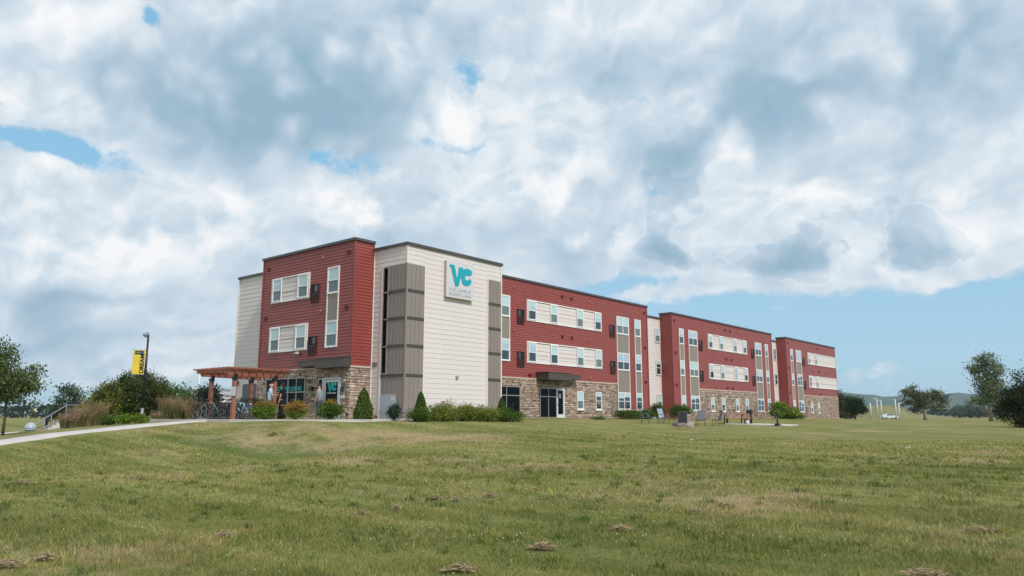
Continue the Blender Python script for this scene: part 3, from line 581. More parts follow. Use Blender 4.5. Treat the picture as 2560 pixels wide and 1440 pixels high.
def logo_mesh(name, matl, parent, tf, depth):
    cu = bpy.data.curves.new(name, 'CURVE'); cu.dimensions = '2D'; cu.fill_mode = 'BOTH'; cu.extrude = depth/2
    sp = cu.splines.new('POLY'); sp.points.add(len(LOGO)-1); sp.use_cyclic_u = True
    for p, (x, z) in zip(sp.points, LOGO): p.co = (x-3.1, z-7.76, 0, 1)
    t = bpy.data.objects.new(name, cu); col.objects.link(t); dg = bpy.context.evaluated_depsgraph_get(); me = bpy.data.meshes.new_from_object(t.evaluated_get(dg)); bpy.data.objects.remove(t)
    me.transform(tf); me.materials.clear(); me.materials.append(matl); return link(name, me, parent)
logo_mesh('door_logo', TEALW, d, ML(-1.45, 4.95, 1.5) @ Matrix.Scale(.45, 4), .006)
mb = MB(); fbox(mb, LB, 4.12, 4.95, 1.42, 1.47, .03, .034); mb.build('door_lettering', SIGNF, d)
mb = MB(); fbox(mb, LB, 3.34, 3.6, 1.5, 1.82, .05, .12); mb.build('call_box', mat('slate_box', (.03, .05, .08), .4), BLD); mb = MB(); fbox(mb, LB, 3.3, 3.58, 1.13, 1.31, .05, .1); mb.build('notice_plate', SIGNF, BLD)
mb = MB(); fbox(mb, LB, 6.2, 6.46, 1.62, 1.84, .05, .2); mb.build('wall_light', BLACK, BLD)
# canopies
mb = MB().box(-1.95, -1.47, 2.86, 5.5, 2.86, 3.38).box(-2.0, -1.44, 2.82, 5.54, 3.38, 3.43).box(-1.78, -1.47, 5.5, 7.5, 3.02, 3.34).box(-1.8, -1.46, 5.5, 7.52, 3.34, 3.37); cn = mb.build('canopy', BRONZE, BLD)
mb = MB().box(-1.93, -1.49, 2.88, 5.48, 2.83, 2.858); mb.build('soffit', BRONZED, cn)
# --- white wing at the far left: door and light
mb = MB(); frame_rect(mb, LW, 14.35, 16.25, -.1, 2.36, .08, 0, .07); d = mb.build('door', TRIMC, BLD); mb = MB(); fbox(mb, LW, 14.43, 16.17, -.1, 2.28, 0, .04); mb.build('door_leaf', DOORB, d)
mb = MB(); fbox(mb, LW, 16.8, 17.08, 2.22, 2.52, .02, .16); mb.build('wall_light', BLACK, BLD)
# --- block one
B1 = Fac('R', 4.0); B2 = Fac('R', 4.28); B3 = Fac('R', 4.36); RC = Fac('R', 5.63)
siding(B1, [(8.06, 33.26, 2.95, HR-.12), (27.85, 33.26, .66, 2.95)], RED, RL)
stone(B1, [(14.72, 17.03, -.3, 2.86), (20.18, 27.85, -.3, 2.86), (11.5, 14.72, 2.3, 2.86), (17.03, 20.18, 2.3, 2.86), (8.06, 11.5, -.3, 2.86), (27.85, 33.31, -.3, .66)])
trim_line(B1, [(8.1, 27.9)]); trim_line(B1, [(27.85, 33.33)], .62)
column(B1, 11.6, 13.57, 2, ((7.25, 8.83), (4.05, 5.65)), [(BLIND, SCREEN), (BLIND2, GDARK)]); column(B1, 27.95, 29.98, 2, ups=[(BLIND, SCREEN), (BLIND2, GDARK), (GDARK, GDARK)]); column(B1, 30.95, 32.03, 1, ups=[(BLIND, SCREEN), (BLIND2, GDARK), (GDARK, GDARK)])
vtrim(B1, [33.26], .7, HR-.12, REDT)
for v0, v1 in ((7.20, 8.81), (4.05, 5.67)): cream_panel(B1, 15.53, 25.57, v0, v1)
lay = ((15.66, 16.62), (18.40, 19.34), (21.93, 22.86), (24.56, 25.51))
ud = [[(BLIND2, GDARK), (BLIND, SCREEN), (BLIND, SCREEN), (BLIND2, GDARK)], [(BLIND2, GDARK), (BLIND, GDARK), (BLIND, SCREEN), (BLIND, SCREEN)]]
for r, (v0, v1) in enumerate(((7.28, 8.74), (4.12, 5.6))):
    for (a, b), (p, q) in zip(lay, ud[r]): window(B1, a, b, v0, v1, 1, p, q, .05, .07)
window(B1, 21.85, 22.76, .68, 2.11, 1, BLIND, SCREEN, .05, .05, True); window(B1, 24.5, 25.38, .68, 2.11, 1, GDARK, GDARK, .05, .05, True)
grille(B1, 14.42, 15.2, 6.85, 7.97); grille(B1, 14.42, 15.2, 3.7, 4.84); grille(B1, 26.88, 27.62, 6.87, 7.95); grille(B1, 26.88, 27.62, 3.7, 4.84)
mbF = Fac('R', 3.95); grille(mbF, 26.92, 27.72, .22, 1.38, LOUVT)
for v in (9.52, 6.32):
    vent(B1, 20.03, v); vent(B1, 21.3, v); vent(B1, 14.08, v, True); vent(B1, 23.83, v, True); vent(B1, 32.78, v)
vent(B1, 23.83, 3.2, True); vent(B1, 32.78, 3.2); vent(B1, 15.9, 3.12)
mbF = Fac('R', 4.0)
storefront(B1, 11.6, 14.72, .05, 2.28, [13.2, 14.0][:1]+[], [1.62], n=.03)
w = storefront(B1, 17.05, 19.12, .03, 2.28, [18.1], [1.62])
mb = MB(); frame_rect(mb, B1, 19.13, 20.17, .0, 2.29, .05, -.02, .09); frame_rect(mb, B1, 19.18, 20.12, .02, 2.24, .13, .0, .07); fbox(mb, B1, 19.31, 19.99, .15, .3, 0, .065); d = mb.build('door', WHITEP, BLD)
mb = MB(); fbox(mb, B1, 19.31, 19.99, .3, 2.11, -.01, .03); mb.build('glass', GBLACK, d); mb = MB(); fbox(mb, B1, 19.5, 19.72, 1.55, 1.88, .03, .036); mb.build('paper_notice', SIGNF, d)
mb = MB(); mb.tube([B1.p(19.25, .95, .12), B1.p(19.25, 1.3, .12)], .02); mb.build('handle', ALU, d)
mb = MB(); fbox(mb, B1, 20.35, 20.6, 1.72, 1.9, .05, .12); mb.build('call_box', mat('orange_box', (.45, .13, .02), .5), BLD)
mb = MB().box(16.63, 19.55, 2.75, 3.93, 2.84, 3.36).box(16.58, 19.6, 2.7, 3.95, 3.36, 3.41).box(19.55, 21.6, 3.35, 3.93, 3.0, 3.32).box(19.55, 21.63, 3.32, 3.93, 3.32, 3.35); cn = mb.build('canopy', BRONZE, BLD)
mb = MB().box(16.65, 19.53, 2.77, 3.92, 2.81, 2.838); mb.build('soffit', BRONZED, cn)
# --- recesses
siding(RC, [(33.33, 38.55, -.1, HT-.12)], CREAM, .285); siding(RC, [(64.1, 69.04, -.1, HT-.12)], CREAM, .285); vtrim(RC, [33.4, 38.5, 64.2, 69.0], 0, HT-.12, TRIMC)
for x, ws in ((37.55, .95), (67.95, .9)):
    window(RC, x, x+ws, 7.32, 8.74, 1, BLIND if x < 50 else SCREEN, SCREEN, .05, .06); window(RC, x, x+ws, 4.12, 5.56, 1, GDARK, GDARK, .05, .06); window(RC, x, x+ws, .9, 2.3, 1, BLIND, SCREEN, .05, .06)
# --- block two
S2 = Fac('L', 38.57); S3f = Fac('L', 69.06)
siding(S2, [(4.33, 5.6, .0, HR-.12)], RED, RL); siding(S3f, [(4.41, 5.6, .0, HR-.12)], RED, RL)
siding(B2, [(38.65, 64.0, 2.95, HR-.12), (38.65, 44.0, .66, 2.95), (58.6, 64.0, .66, 2.95)], RED, RL); siding(B3, [(69.1, 88.75, 2.95, HR-.12), (69.1, 74.5, .66, 2.95)], RED, RL)
stone(B2, [(44.0, 58.6, -.4, 2.86), (38.6, 44.0, -.4, .66), (58.6, 64.08, -.4, .66)]); stone(B3, [(74.5, 88.8, -.5, 2.86), (69.08, 74.5, -.5, .66)])
trim_line(B2, [(43.95, 58.65)]); trim_line(B3, [(74.45, 88.84)]); trim_line(B2, [(38.6, 43.9), (58.7, 64.1)], .62); trim_line(B3, [(69.1, 74.4)], .62)
mb = MB().box(38.53, 38.63, 4.24, 4.34, .3, HR-.11).box(69.02, 69.12, 4.32, 4.42, .3, HR-.11).box(64.0, 64.1, 4.24, 4.33, .7, HR-.11).box(88.75, 88.85, 4.32, 4.41, 2.95, HR-.11); mb.build('corner_board', REDT, BLD)
column(B2, 39.92, 40.9, 1, ups=[(BLIND2, GDARK), (BLIND, SCREEN), (BLIND, SCREEN)]); column(B2, 41.92, 43.88, 2, ups=[(BLIND2, GDARK), (BLIND, SCREEN), (GDARK, GDARK)])
column(B2, 58.72, 60.66, 2, ups=[(BLIND2, GDARK), (BLIND2, GDARK), (GDARK, GDARK)]); column(B2, 61.74, 62.7, 1, ups=[(BLIND2, SCREEN), (BLIND, GDARK), (GDARK, GDARK)])
for v0, v1 in ((7.18, 8.79), (4.02, 5.65)): cream_panel(B2, 46.33, 56.36, v0, v1); cream_panel(B3, 76.9, 88.85, v0-.02, v1-.03, True)
for r, (v0, v1) in enumerate(((7.27, 8.71), (4.1, 5.57))):
    for i, (a, b) in enumerate(((46.48, 47.38), (49.12, 50.02), (52.68, 53.58), (55.34, 56.24))): window(B2, a, b, v0, v1, 1, [BLIND2, BLIND, BLIND2, BLIND][i], [GDARK, SCREEN, BLIND2 if r else SCREEN, GDARK][i], .05, .07)
    for i, (a, b) in enumerate(((77.05, 77.9), (79.72, 80.55))): window(B3, a, b, v0-.02, v1-.03, 1, [BLIND, BLIND2][i] if r == 0 else [GDARK, BLIND][i], [SCREEN, SCREEN][i], .05, .07)
for a, b in ((46.45, 47.3), (49.08, 49.92), (52.65, 53.48), (55.25, 56.05)): window(B2, a, b, .66, 2.1, 1, BLIND, random.choice([SCREEN, GDARK]), .05, .05, True)
for a, b in ((77.0, 77.75), (79.75, 80.5)): window(B3, a, b, .62, 2.0, 1, BLIND, GDARK, .05, .05, True)
for F, u in ((B2, 44.25), (B2, 57.65), (B3, 74.85)): grille(F, u, u+.74, 6.85, 7.95); grille(F, u, u+.74, 3.68, 4.8)
grille(Fac('R', 4.23), 44.36, 45.1, .3, 1.35, LOUVT); grille(Fac('R', 4.23), 57.7, 58.45, .3, 1.4, LOUVT); grille(Fac('R', 4.31), 75.04, 75.6, .3, 1.3, LOUVT)
column(B3, 70.4, 71.32, 1, ups=[(BLIND2, GDARK), (BLIND, GDARK), (BLIND, GDARK)]); column(B3, 72.4, 74.36, 2, ups=[(BLIND2, BLIND2), (GDARK, GDARK), (GDARK, GDARK)])
for v in (9.5, 6.3, 3.14):
    for u in (48.15, 54.5): vent(B2, u, v, True)
    for u in (50.75, 52.05, 39.15): vent(B2, u, v)
    vent(B1, 33.0, v) if v < 3 else None
    for u in (78.55, 84.2): vent(B3, u, v, True)
    vent(B3, 81.3, v); vent(B3, 69.75, v)
mb = MB().box(.1, 8, .1, 8.9, HT-.1, HT-.08); mb.build('roof', CAP, BLD)

# --- the sign on the tower
sg = empty('wall_sign', (2.87, 0, 7.05), 0, 'square grey sign with teal VC letters high on the cream tower', 'sign')
mb = MB().box(0.02, 2.35, -.21, -.005, 0.02, 2.18); mb.build('sign_box', SIGNS, sg); mb = MB().box(0, 2.37, -.245, -.21, 0, 2.2); mb.build('sign_face', SIGNF, sg)
logo_mesh('logo', TEAL, sg, Matrix.Translation((.22, -.26, .70)) @ Matrix.Rotation(R(90), 4, 'X'), .03)
text_mesh('VUE CAMPUS', .305, 'lettering', SIGNT, sg, MR(.2, -.25, .395), .01, spacing=1.06); text_mesh('STUDENT LIVING', .25, 'lettering', SIGNT, sg, MR(.2, -.25, .13), .01, spacing=.98)

# ------------------------------------------------------------------ plants
def quads(C, size, colr, flat=0., aspect=.6, up=None):
    """leaf quads at centres C, random orientation"""
    n = len(C); a = RNG.normal(size=(n, 3)); a[:, 2] *= (1-flat)
    if up is not None: a = a*.55+np.array([0, 0, 1.])*up
    a /= np.linalg.norm(a, axis=1, keepdims=True); b = RNG.normal(size=(n, 3)); b -= (b*a).sum(1, keepdims=True)*a; b /= np.linalg.norm(b, axis=1, keepdims=True)
    s = size*RNG.uniform(.6, 1.3, (n, 1)); a = a*s; b = b*s*aspect
    V = np.stack([C-a*.5, C+b*.5, C+a*.5, C-b*.5], 1).reshape(-1, 3); F = np.arange(4*n).reshape(n, 4)
    return V, F, np.repeat(colr, 4, 0)
def tones(n, pal, w=None, var=.25):
    pal = np.array(pal); c = pal[RNG.choice(len(pal), n, p=w)]; return c*RNG.uniform(1-var, 1+var, (n, 1))
def crown(ells, nclump, nleaf, size, pal, spread=.28, w=None, up=None, aspect=.6, shell=.55):
    """leaf clumps spread through the volume of several ellipsoids (cx,cy,cz,rx,ry,rz)"""
    E = np.array(ells, float); vol = (E[:, 3]*E[:, 4]*E[:, 5])**.75; pr = vol/vol.sum(); C = []; T = []
    for k in range(nclump):
        e = E[RNG.choice(len(E), p=pr)]; d = RNG.normal(size=3); d /= np.linalg.norm(d); r = RNG.uniform(shell, 1.)
        c = e[:3]+d*e[3:]*r; m = max(3, int(nleaf*RNG.uniform(.5, 1.5))); sp = spread*RNG.uniform(.6, 1.4)
        C.append(c+RNG.normal(size=(m, 3))*sp*np.array([1, 1, .7])); t = tones(1, pal, w, .2); T.append(t*RNG.uniform(.75, 1.25, (m, 1)))
    return quads(np.concatenate(C), size, np.concatenate(T), up=up, aspect=aspect)
def limbs(mb, base, tops, r0, n=7):
    base = Vector(base)
    for t in tops:
        t = Vector(t); m = base.lerp(t, .5)+Vector((random.uniform(-.1, .1), random.uniform(-.1, .1), .06))*(t-base).length*.5
        mb.tube([base, m, t], [r0, r0*.6, r0*.2], n)
def tree(name, b, d, H, crownspec, pal, label, group=None, trunk=(.12, .35), bark=BARK, leaf=.2, nclump=160, nleaf=28, spread=.3, cat='tree', shell=.5, limbn=7, lean=0., aspect=.6):
    """crownspec: ellipsoids relative to the tree's foot"""
    x, y, z = S3(b, d, -.05); root = empty(name, (x, y, z), 0, label, cat, group)
    mb = MB(); fork = Vector((lean*.4, 0, H*trunk[1])); mb.tube([(0, 0, 0), (lean*.15+.02, .01, H*trunk[1]*.5), fork], [trunk[0]*1.25, trunk[0]*.95, trunk[0]*.85], 9)
    E = crownspec; tops = [(e[0]+random.uniform(-.6, .6)*e[3], e[1]+random.uniform(-.6, .6)*e[4], e[2]+random.uniform(-.3, .7)*e[5]) for e in E for _ in range(max(1, limbn//len(E)))]
    limbs(mb, fork, tops, trunk[0]*.62); mb.build('trunk', bark, root)
    V, F, T = crown(E, nclump, nleaf, leaf, pal, spread, shell=shell, aspect=aspect); np_mesh('crown', V, F, LEAF, root, T); return root
G_DARK = [(.030, .052, .012), (.05, .08, .018), (.075, .11, .022), (.11, .145, .03)]
G_MID = [(.05, .10, .016), (.08, .145, .022), (.12, .19, .035), (.05, .08, .016)]
G_BRI = [(.13, .21, .022), (.18, .27, .03), (.08, .14, .018), (.22, .30, .04)]
G_YEL = [(.16, .18, .03), (.22, .22, .035), (.10, .13, .03)]
G_GREY = [(.10, .13, .09), (.14, .165, .115), (.07, .10, .07), (.17, .19, .14)]
def R3(l, d_, z): v = Rh*l + Fh*d_; return (v.x, v.y, z)       # offset in the camera's horizontal axes: across, away, up
def ell(l, dd, z, a, b_, c): v = R3(l, dd, z); return (v[0], v[1], v[2], a, b_, c)
# left tree with thin trunk at the edge of the frame
tree('young_tree', -.664, 32, 4.2, [ell(-.5, 0, 1.95, 1.5, 1.5, .55), ell(.1, 0, 2.4, 1.1, 1.1, .5), ell(-.5, 0, 2.9, .85, .9, .6), ell(-1.1, 0, 3.4, .75, .8, .9), ell(-.1, 0, 3.5, .3, .3, .55), ell(.7, 0, 2.1, .65, .6, .25), ell(.8, .3, 2.7, .5, .5, .2), ell(.3, 0, 1.5, .9, .7, .2)], [(.055, .09, .025), (.08, .12, .032), (.11, .15, .045), (.15, .18, .07)], 'loose feathery green tree cut by the left edge of the photo', trunk=(.055, .36), leaf=.11, nclump=420, nleaf=30, spread=.17, limbn=24, shell=.3)
# the big dark clump behind the lamp post and the bright one beside it
tree('broad_tree', -.495, 51, 3.5, [ell(0, 0, 1.6, 2.0, 1.6, 1.4), ell(.1, 0, 2.7, 1.25, 1.1, .85), ell(1.4, 0, 2.0, 1.05, 1., 1.0), ell(-1.5, 0, 1.7, .95, 1, .9), ell(1.5, 0, 2.4, .35, .3, .25), ell(-.6, 0, 3.05, .3, .3, .3), ell(.9, 0, 2.95, .3, .3, .2)], G_DARK+[(.10, .12, .05)], 'broad dark green tree behind the post with the yellow banner', trunk=(.12, .2), leaf=.12, nclump=800, nleaf=34, spread=.21, limbn=21)
tree('yellow_green_tree', -.535, 45, 2.9, [ell(-.1, 0, 1.25, .8, .8, .8), ell(.2, 0, 2.1, .5, .5, .45), ell(-.6, 0, .9, .6, .6, .5)], G_YEL+[(.07, .09, .03)], 'yellow green tree left of the broad dark tree', trunk=(.09, .25), leaf=.13, nclump=220, nleaf=26, spread=.22)
tree('poplar_tree', -.583, 72, 4.4, [ell(0, 0, 2.5, 1.3, 1.2, 1.3), ell(-1.1, 0, 1.4, .8, .8, .6), ell(1.1, 0, 1.9, .7, .8, .5), ell(.1, 0, 3.6, .7, .7, .5)], [(.05, .085, .05), (.07, .11, .06), (.09, .13, .07), (.12, .15, .09)], 'rounded blue green tree between the edge tree and the yellow green tree', trunk=(.12, .3), leaf=.2, nclump=190, nleaf=20, spread=.3)
tree('distant_tree', -.438, 88, 4.0, [ell(0, 0, 2.7, 2.0, 1.4, 1.3), ell(1.6, 0, 2.2, 1.4, 1.2, 1.0), ell(-1.6, 0, 1.8, 1.5, 1.2, 1.)], G_MID[:2]+G_GREY[:1], 'round treetop showing above the white building left of the pergola', 'trees behind the pergola', trunk=(.16, .3), leaf=.3, nclump=190, nleaf=20, spread=.4)
tree('distant_tree', -.40, 55, 2.9, [ell(0, 0, 1.2, 1.0, 1, 1.1), ell(.3, 0, 1.9, .5, .5, .6), ell(-.3, 0, 2.1, .4, .4, .4)], [(.045, .06, .04), (.07, .085, .06), (.03, .045, .028)], 'dark grey green tree behind the leftmost pergola post', 'trees behind the pergola', trunk=(.1, .25), leaf=.15, nclump=200, nleaf=24, spread=.2)
tree('distant_tree', -.372, 66, 1.5, [ell(-.5, 0, .6, 1.3, .8, .7), ell(1.3, 0, .5, 1., .8, .6)], G_DARK, 'low dark trees seen between the pergola posts', 'trees behind the pergola', trunk=(.1, .25), leaf=.15, nclump=150, nleaf=22, spread=.2)
# right side
tree('conifer', .667, 54, 4.9, [ell(.4, 0, 1.1, 2.1, 2, 1.1), ell(.7, 0, 2.1, 1.9, 1.8, 1.1), ell(1., 0, 3.2, 1.2, 1.3, 1.2), ell(-.3, 0, 2., 1.0, 1, .9), ell(1.6, 0, 1.6, 2., 2, 1.6)], [(.018, .028, .012), (.03, .042, .016), (.045, .058, .02), (.065, .075, .025)], 'very dark bushy conifer at the right edge of the photo', trunk=(.2, .3), leaf=.12, nclump=850, nleaf=36, spread=.22, shell=.6)
tree('cottonwood_tree', .627, 100, 9.3, [ell(0, 0, 8.0, 1.5, 1.3, 1.3), ell(-1.4, 0, 6.9, 1.1, 1.1, 1.0), ell(.9, 0, 6.6, 1.6, 1.3, 1.3), ell(-.6, 0, 5.1, 1.6, 1.3, 1.3), ell(1.2, 0, 4.4, 1.6, 1.4, 1.3), ell(-.4, 0, 3.1, 1.9, 1.4, 1.1), ell(.9, 0, 2.4, 2.2, 1.6, 1.0), ell(-2.2, 0, 2.7, .9, .8, .5)], [(.12, .16, .065), (.16, .20, .09), (.20, .23, .12), (.07, .10, .045)], 'tall open cottonwood with gaps in its crown at the right', trunk=(.22, .3), bark=BARKP, leaf=.24, nclump=360, nleaf=24, spread=.30, limbn=30, shell=.4)
tree('cottonwood_tree', .70, 112, 9.6, [ell(.3, 0, 8.1, 2.1, 1.8, 1.8), ell(-.7, 0, 5.8, 1.8, 1.6, 1.5), ell(1, 0, 4., 2.8, 2, 2.2)], [(.08, .11, .055), (.11, .14, .07), (.14, .165, .09)], 'second tall tree cut by the right edge behind the conifer', trunk=(.25, .3), bark=BARKP, leaf=.28, nclump=260, nleaf=24, spread=.4)
tree('field_tree', .541, 130, 6.4, [ell(-2.6, 0, 4.9, 1.2, 1.3, .7), ell(-1., 0, 4.3, 1.9, 1.6, .8), ell(1.6, 0, 4.5, 1.6, 1.5, .9), ell(3.0, 0, 3.6, 1.2, 1.3, .8), ell(-2.9, 0, 3.2, 1.2, 1.3, .5), ell(-.2, 0, 3., 2.2, 1.7, .7), ell(2.2, 0, 2.4, 1.6, 1.4, .5), ell(-1.8, 0, 1.9, .8, .8, .4), ell(-1.6, 0, 5.6, .5, .5, .5)], [(.10, .115, .065), (.135, .145, .08), (.075, .09, .05), (.17, .17, .10)], 'spreading thin grey green tree standing alone on the right lawn', trunk=(.26, .3), bark=BARKP, leaf=.3, nclump=230, nleaf=22, spread=.33, limbn=22, shell=.3)
tree('roadside_tree', .449, 135, 4.6, [ell(0, 0, 2.9, 1.6, 1.4, 1.5), ell(.8, 0, 2.0, 1.3, 1.2, .9)], [(.028, .055, .02), (.045, .08, .028), (.02, .035, .015)], 'compact dark green tree beside the dark parked car', trunk=(.2, .3), leaf=.26, nclump=190, nleaf=26, spread=.35)
tree('roadside_tree', .4365, 150, 6.3, [ell(-.2, 0, 2.6, 2.0, 1.6, 2.3), ell(-1.4, 0, 4.9, .9, .9, .9), ell(1.2, 0, 1.9, 1.1, 1.1, 1.4)], [(.10, .095, .055), (.14, .125, .075), (.07, .075, .04)], 'brownish grey tree at the far corner of the residence', trunk=(.2, .25), leaf=.3, nclump=250, nleaf=26, spread=.38)
def shrub(name, b, d, H, w, pal, label, group=None, leaf=.07, nclump=110, nleaf=26, cat='shrub', tops=None, up=None, ells=None, spread=.09, shell=.6):
    x, y, z = S3(b, d, -.02); root = empty(name, (x, y, z), 0, label, cat, group)
    mb = MB(); [mb.tube([(0, 0, 0), (math.cos(k)*w*.2, math.sin(k)*w*.2, H*.35), (math.cos(k)*w*.38, math.sin(k)*w*.38, H*.7)], [.025, .016, .006], 5) for k in (0.3, 1.5, 2.7, 3.9, 5.1)]; mb.build('stems', BARK, root)
    E = ells or [(0, 0, H*.52, w*.48, w*.48, H*.44), (w*.12, w*.1, H*.6, w*.3, w*.3, H*.36), (-w*.15, -w*.1, H*.5, w*.33, w*.33, H*.36)]
    V, F, T = crown(E, nclump, nleaf, leaf, pal, spread, up=up, shell=shell)
    if tops is not None:
        zz = V[:, 2].reshape(-1, 4).mean(1); f = np.clip((zz/H-tops[1])*4, 0, 1)*(RNG.random(len(zz)) < .8); f = np.repeat(f, 4)[:, None]; T = T*(1-f)+np.repeat(tones(len(zz), tops[0]), 4, 0)*f
    np_mesh('foliage', V, F, LEAF, root, T); return root
ORG = [(.34, .17, .045), (.42, .24, .06), (.27, .15, .05)]
g = 'shrubs in front of the entrance'
shrub('barberry_shrub', -.324, 35.2, .92, 1.15, G_BRI[:3], 'green shrub with rusty tips in front of the man in pale blue', g, tops=(ORG[::2], .62), nclump=200)
shrub('barberry_shrub', -.283, 35.4, .88, 1.05, G_BRI[:3], 'mostly orange shrub right of the person in black', g, tops=(ORG, .35), nclump=190)
shrub('barberry_shrub', -.239, 35.5, .96, 1.2, G_MID, 'dark green shrub with yellow orange top below the logo door', g, tops=([(.36, .24, .04), (.28, .20, .04)], .72), nclump=220)
def cone_shrub(b, d, H, w, label):
    E = [(0, 0, H*.25, w*.5, w*.5, H*.27), (0, 0, H*.5, w*.4, w*.4, H*.28), (0, 0, H*.75, w*.22, w*.22, H*.2)]
    x, y, z = S3(b, d, -.02); root = empty('arborvitae', (x, y, z), 0, label, 'evergreen shrub', 'cone shaped evergreens along the building')
    MB().tube([(0, 0, 0), (0, 0, H*.8)], [.05, .015], 6).build('trunk', BARK, root)
    n = 5200; zz = RNG.beta(1.1, 1.7, n)*H; r = np.interp(zz/H, [0, .12, .35, .75, .92, 1], [.40, .5, .47, .26, .13, .01])*w*RNG.uniform(.72, 1.03, n); a = RNG.uniform(0, 6.283, n)
    r *= 1+.08*np.sin(a*5+zz*7)+.05*np.sin(a*9-zz*13)
    V, F, T = quads(np.stack([r*np.cos(a), r*np.sin(a), zz], 1), .085, tones(n, [(.055, .105, .014), (.085, .15, .018), (.12, .19, .024), (.035, .07, .010)]), up=.6, aspect=.4); np_mesh('foliage', V, F, LEAF, root, T)
cone_shrub(-.1945, 37.3, 1.6, .93, 'tallest cone evergreen left of the grey utility door')
cone_shrub(-.1195, 38.3, 1.5, .72, 'cone evergreen at the corner of the cream tower')
cone_shrub(-.0135, 42., 1.35, .62, 'cone evergreen in front of the dark window right of the tower')
shrub('dark_shrub', -.1545, 38., .85, .72, [(.03, .05, .03), (.045, .07, .04), (.06, .085, .05)], 'small dark shrub in front of the grey utility door', nclump=90)
g = 'hedge shrubs below the cream tower'
HD = [(.15, .20, .03), (.20, .245, .035), (.11, .15, .022), (.25, .26, .045), (.07, .10, .015)]
for i, (px, dd, H, w, lb) in enumerate(((1040, 37.7, .72, 1.1, 'low dark green hedge shrub at the foot of the corner evergreen'), (1085, 38.2, .9, 1.25, 'green hedge shrub directly right of the corner evergreen'), (1120, 38.6, 1.0, 1.3, 'tall olive green hedge shrub with pink tips below the small wall lamp'), (1157, 39.2, .85, 1.2, 'hedge shrub with reddish top in the middle of the row'), (1195, 39.7, .95, 1.25, 'yellow green hedge shrub right of the red topped one'), (1228, 40.3, .8, 1.2, 'olive hedge shrub under the right taupe band'), (1270, 40.8, .72, 1.3, 'ragged low green shrub at the right end of the hedge'))):
    shrub('hedge_shrub', (px-1280)/1909, dd, H, w, HD if i not in (0, 6) else G_MID, lb, g, tops=(([(.30, .09, .07), (.2, .17, .05)], .82) if i in (2, 3) else None), nclump=190, spread=.13, ells=[(random.uniform(-.5, .5)*w, random.uniform(-.3, .3)*w, H*random.uniform(.25, .62), w*random.uniform(.25, .5), w*.35, H*random.uniform(.3, .42)) for _ in range(6)], shell=.5)
def jun(px, dd, H, w, pal, lb, name='juniper', g='junipers along the stone base', ells=None, ncl=150, leaf=.1): return shrub(name, (px-1280)/1909, dd, H, w, pal, lb, g, nclump=ncl, leaf=leaf, ells=ells, spread=.14)
J = [(.06, .105, .025), (.09, .14, .03), (.12, .17, .04), (.04, .07, .016)]
for px, dd, H, w, lb in ((1572, 61, .7, 2.6, 'low juniper under the right double windows of the first block'), (1612, 64, .75, 2.2, 'low juniper below the narrow window column'), (1643, 68, 1.4, 1.5, 'taller juniper against the cream recess')):
    jun(px, dd, H, w, J, lb)
jun(1702, 66, 1.35, 2.3, G_MID, 'rounded dark green shrub under the narrow windows of the middle block', 'rounded_shrub', None, ncl=190)
jun(1958, 88, 2.2, 3.4, G_BRI, 'large bright green bush between the middle and far blocks', 'rounded_shrub', None, [ell(-.4, 0, 1.0, 1.3, 1.2, .95), ell(.9, 0, .7, 1.1, 1.1, .7), ell(1.8, 0, .35, .6, .6, .35), ell(-.2, 0, 1.5, .8, .8, .45)], 380, .14)
jun(1498, 55, .22, 1.4, G_MID, 'low weeds at the foot of the stone wall', 'weed_patch', None, ncl=50, leaf=.06)
g = 'low green shrubs below the banner post'
for px, lb in ((275, 'leftmost low green shrub beside the reddish grass'), (312, 'bright green low shrub left of the banner post'), (352, 'bright green low shrub at the foot of the banner post')):
    shrub('low_shrub', (px-1280)/1909, 37, .45, .8, G_BRI if px > 280 else G_MID, lb, g, nclump=80)
def tuft(b, d, H, w, n, pal, label, plume=(.42, .25, .16)):
    x, y, z = S3(b, d, 0.); root = empty('ornamental_grass', (x, y, z), 0, label, 'ornamental grass', 'reddish ornamental grasses by the path')
    a = RNG.uniform(0, 6.283, n); r = np.sqrt(RNG.random(n))*w*.32; L = H*RNG.uniform(.55, 1.05, n); ln = RNG.uniform(.1, .5, n)*L; a2 = a+RNG.normal(size=n)*.7
    P0 = np.stack([r*np.cos(a), r*np.sin(a), np.zeros(n)], 1); P1 = P0+np.stack([np.cos(a2)*ln*.3, np.sin(a2)*ln*.3, L*.6], 1); P2 = P0+np.stack([np.cos(a2)*ln, np.sin(a2)*ln, L], 1)
    s = RNG.normal(size=(n, 3)); s[:, 2] = 0; s /= np.linalg.norm(s, axis=1, keepdims=True); s *= .008
    V = np.stack([P0-s, P0+s, P1-s, P1+s, P2-s*.4, P2+s*.4], 1).reshape(-1, 3); k = np.arange(n)[:, None]*6; F = np.concatenate([k+[0, 1, 3, 2], k+[2, 3, 5, 4]]); T = np.repeat(tones(n, pal), 6, 0)
    np_mesh('blades', V, F, LEAF, root, T)
    m = int(n*.55); pts = P2[:m, None, :]+RNG.normal(size=(m, 5, 3))*np.array([.025, .025, .09]); V, F, T = quads(pts.reshape(-1, 3), .06, tones(m*5, [plume, (plume[0]*.8, plume[1]*.8, plume[2]*.8), (.38, .28, .2)]), aspect=.35); np_mesh('plumes', V, F, LEAF, root, T)
PG = [(.17, .18, .06), (.24, .20, .09), (.11, .14, .045), (.30, .22, .12)]
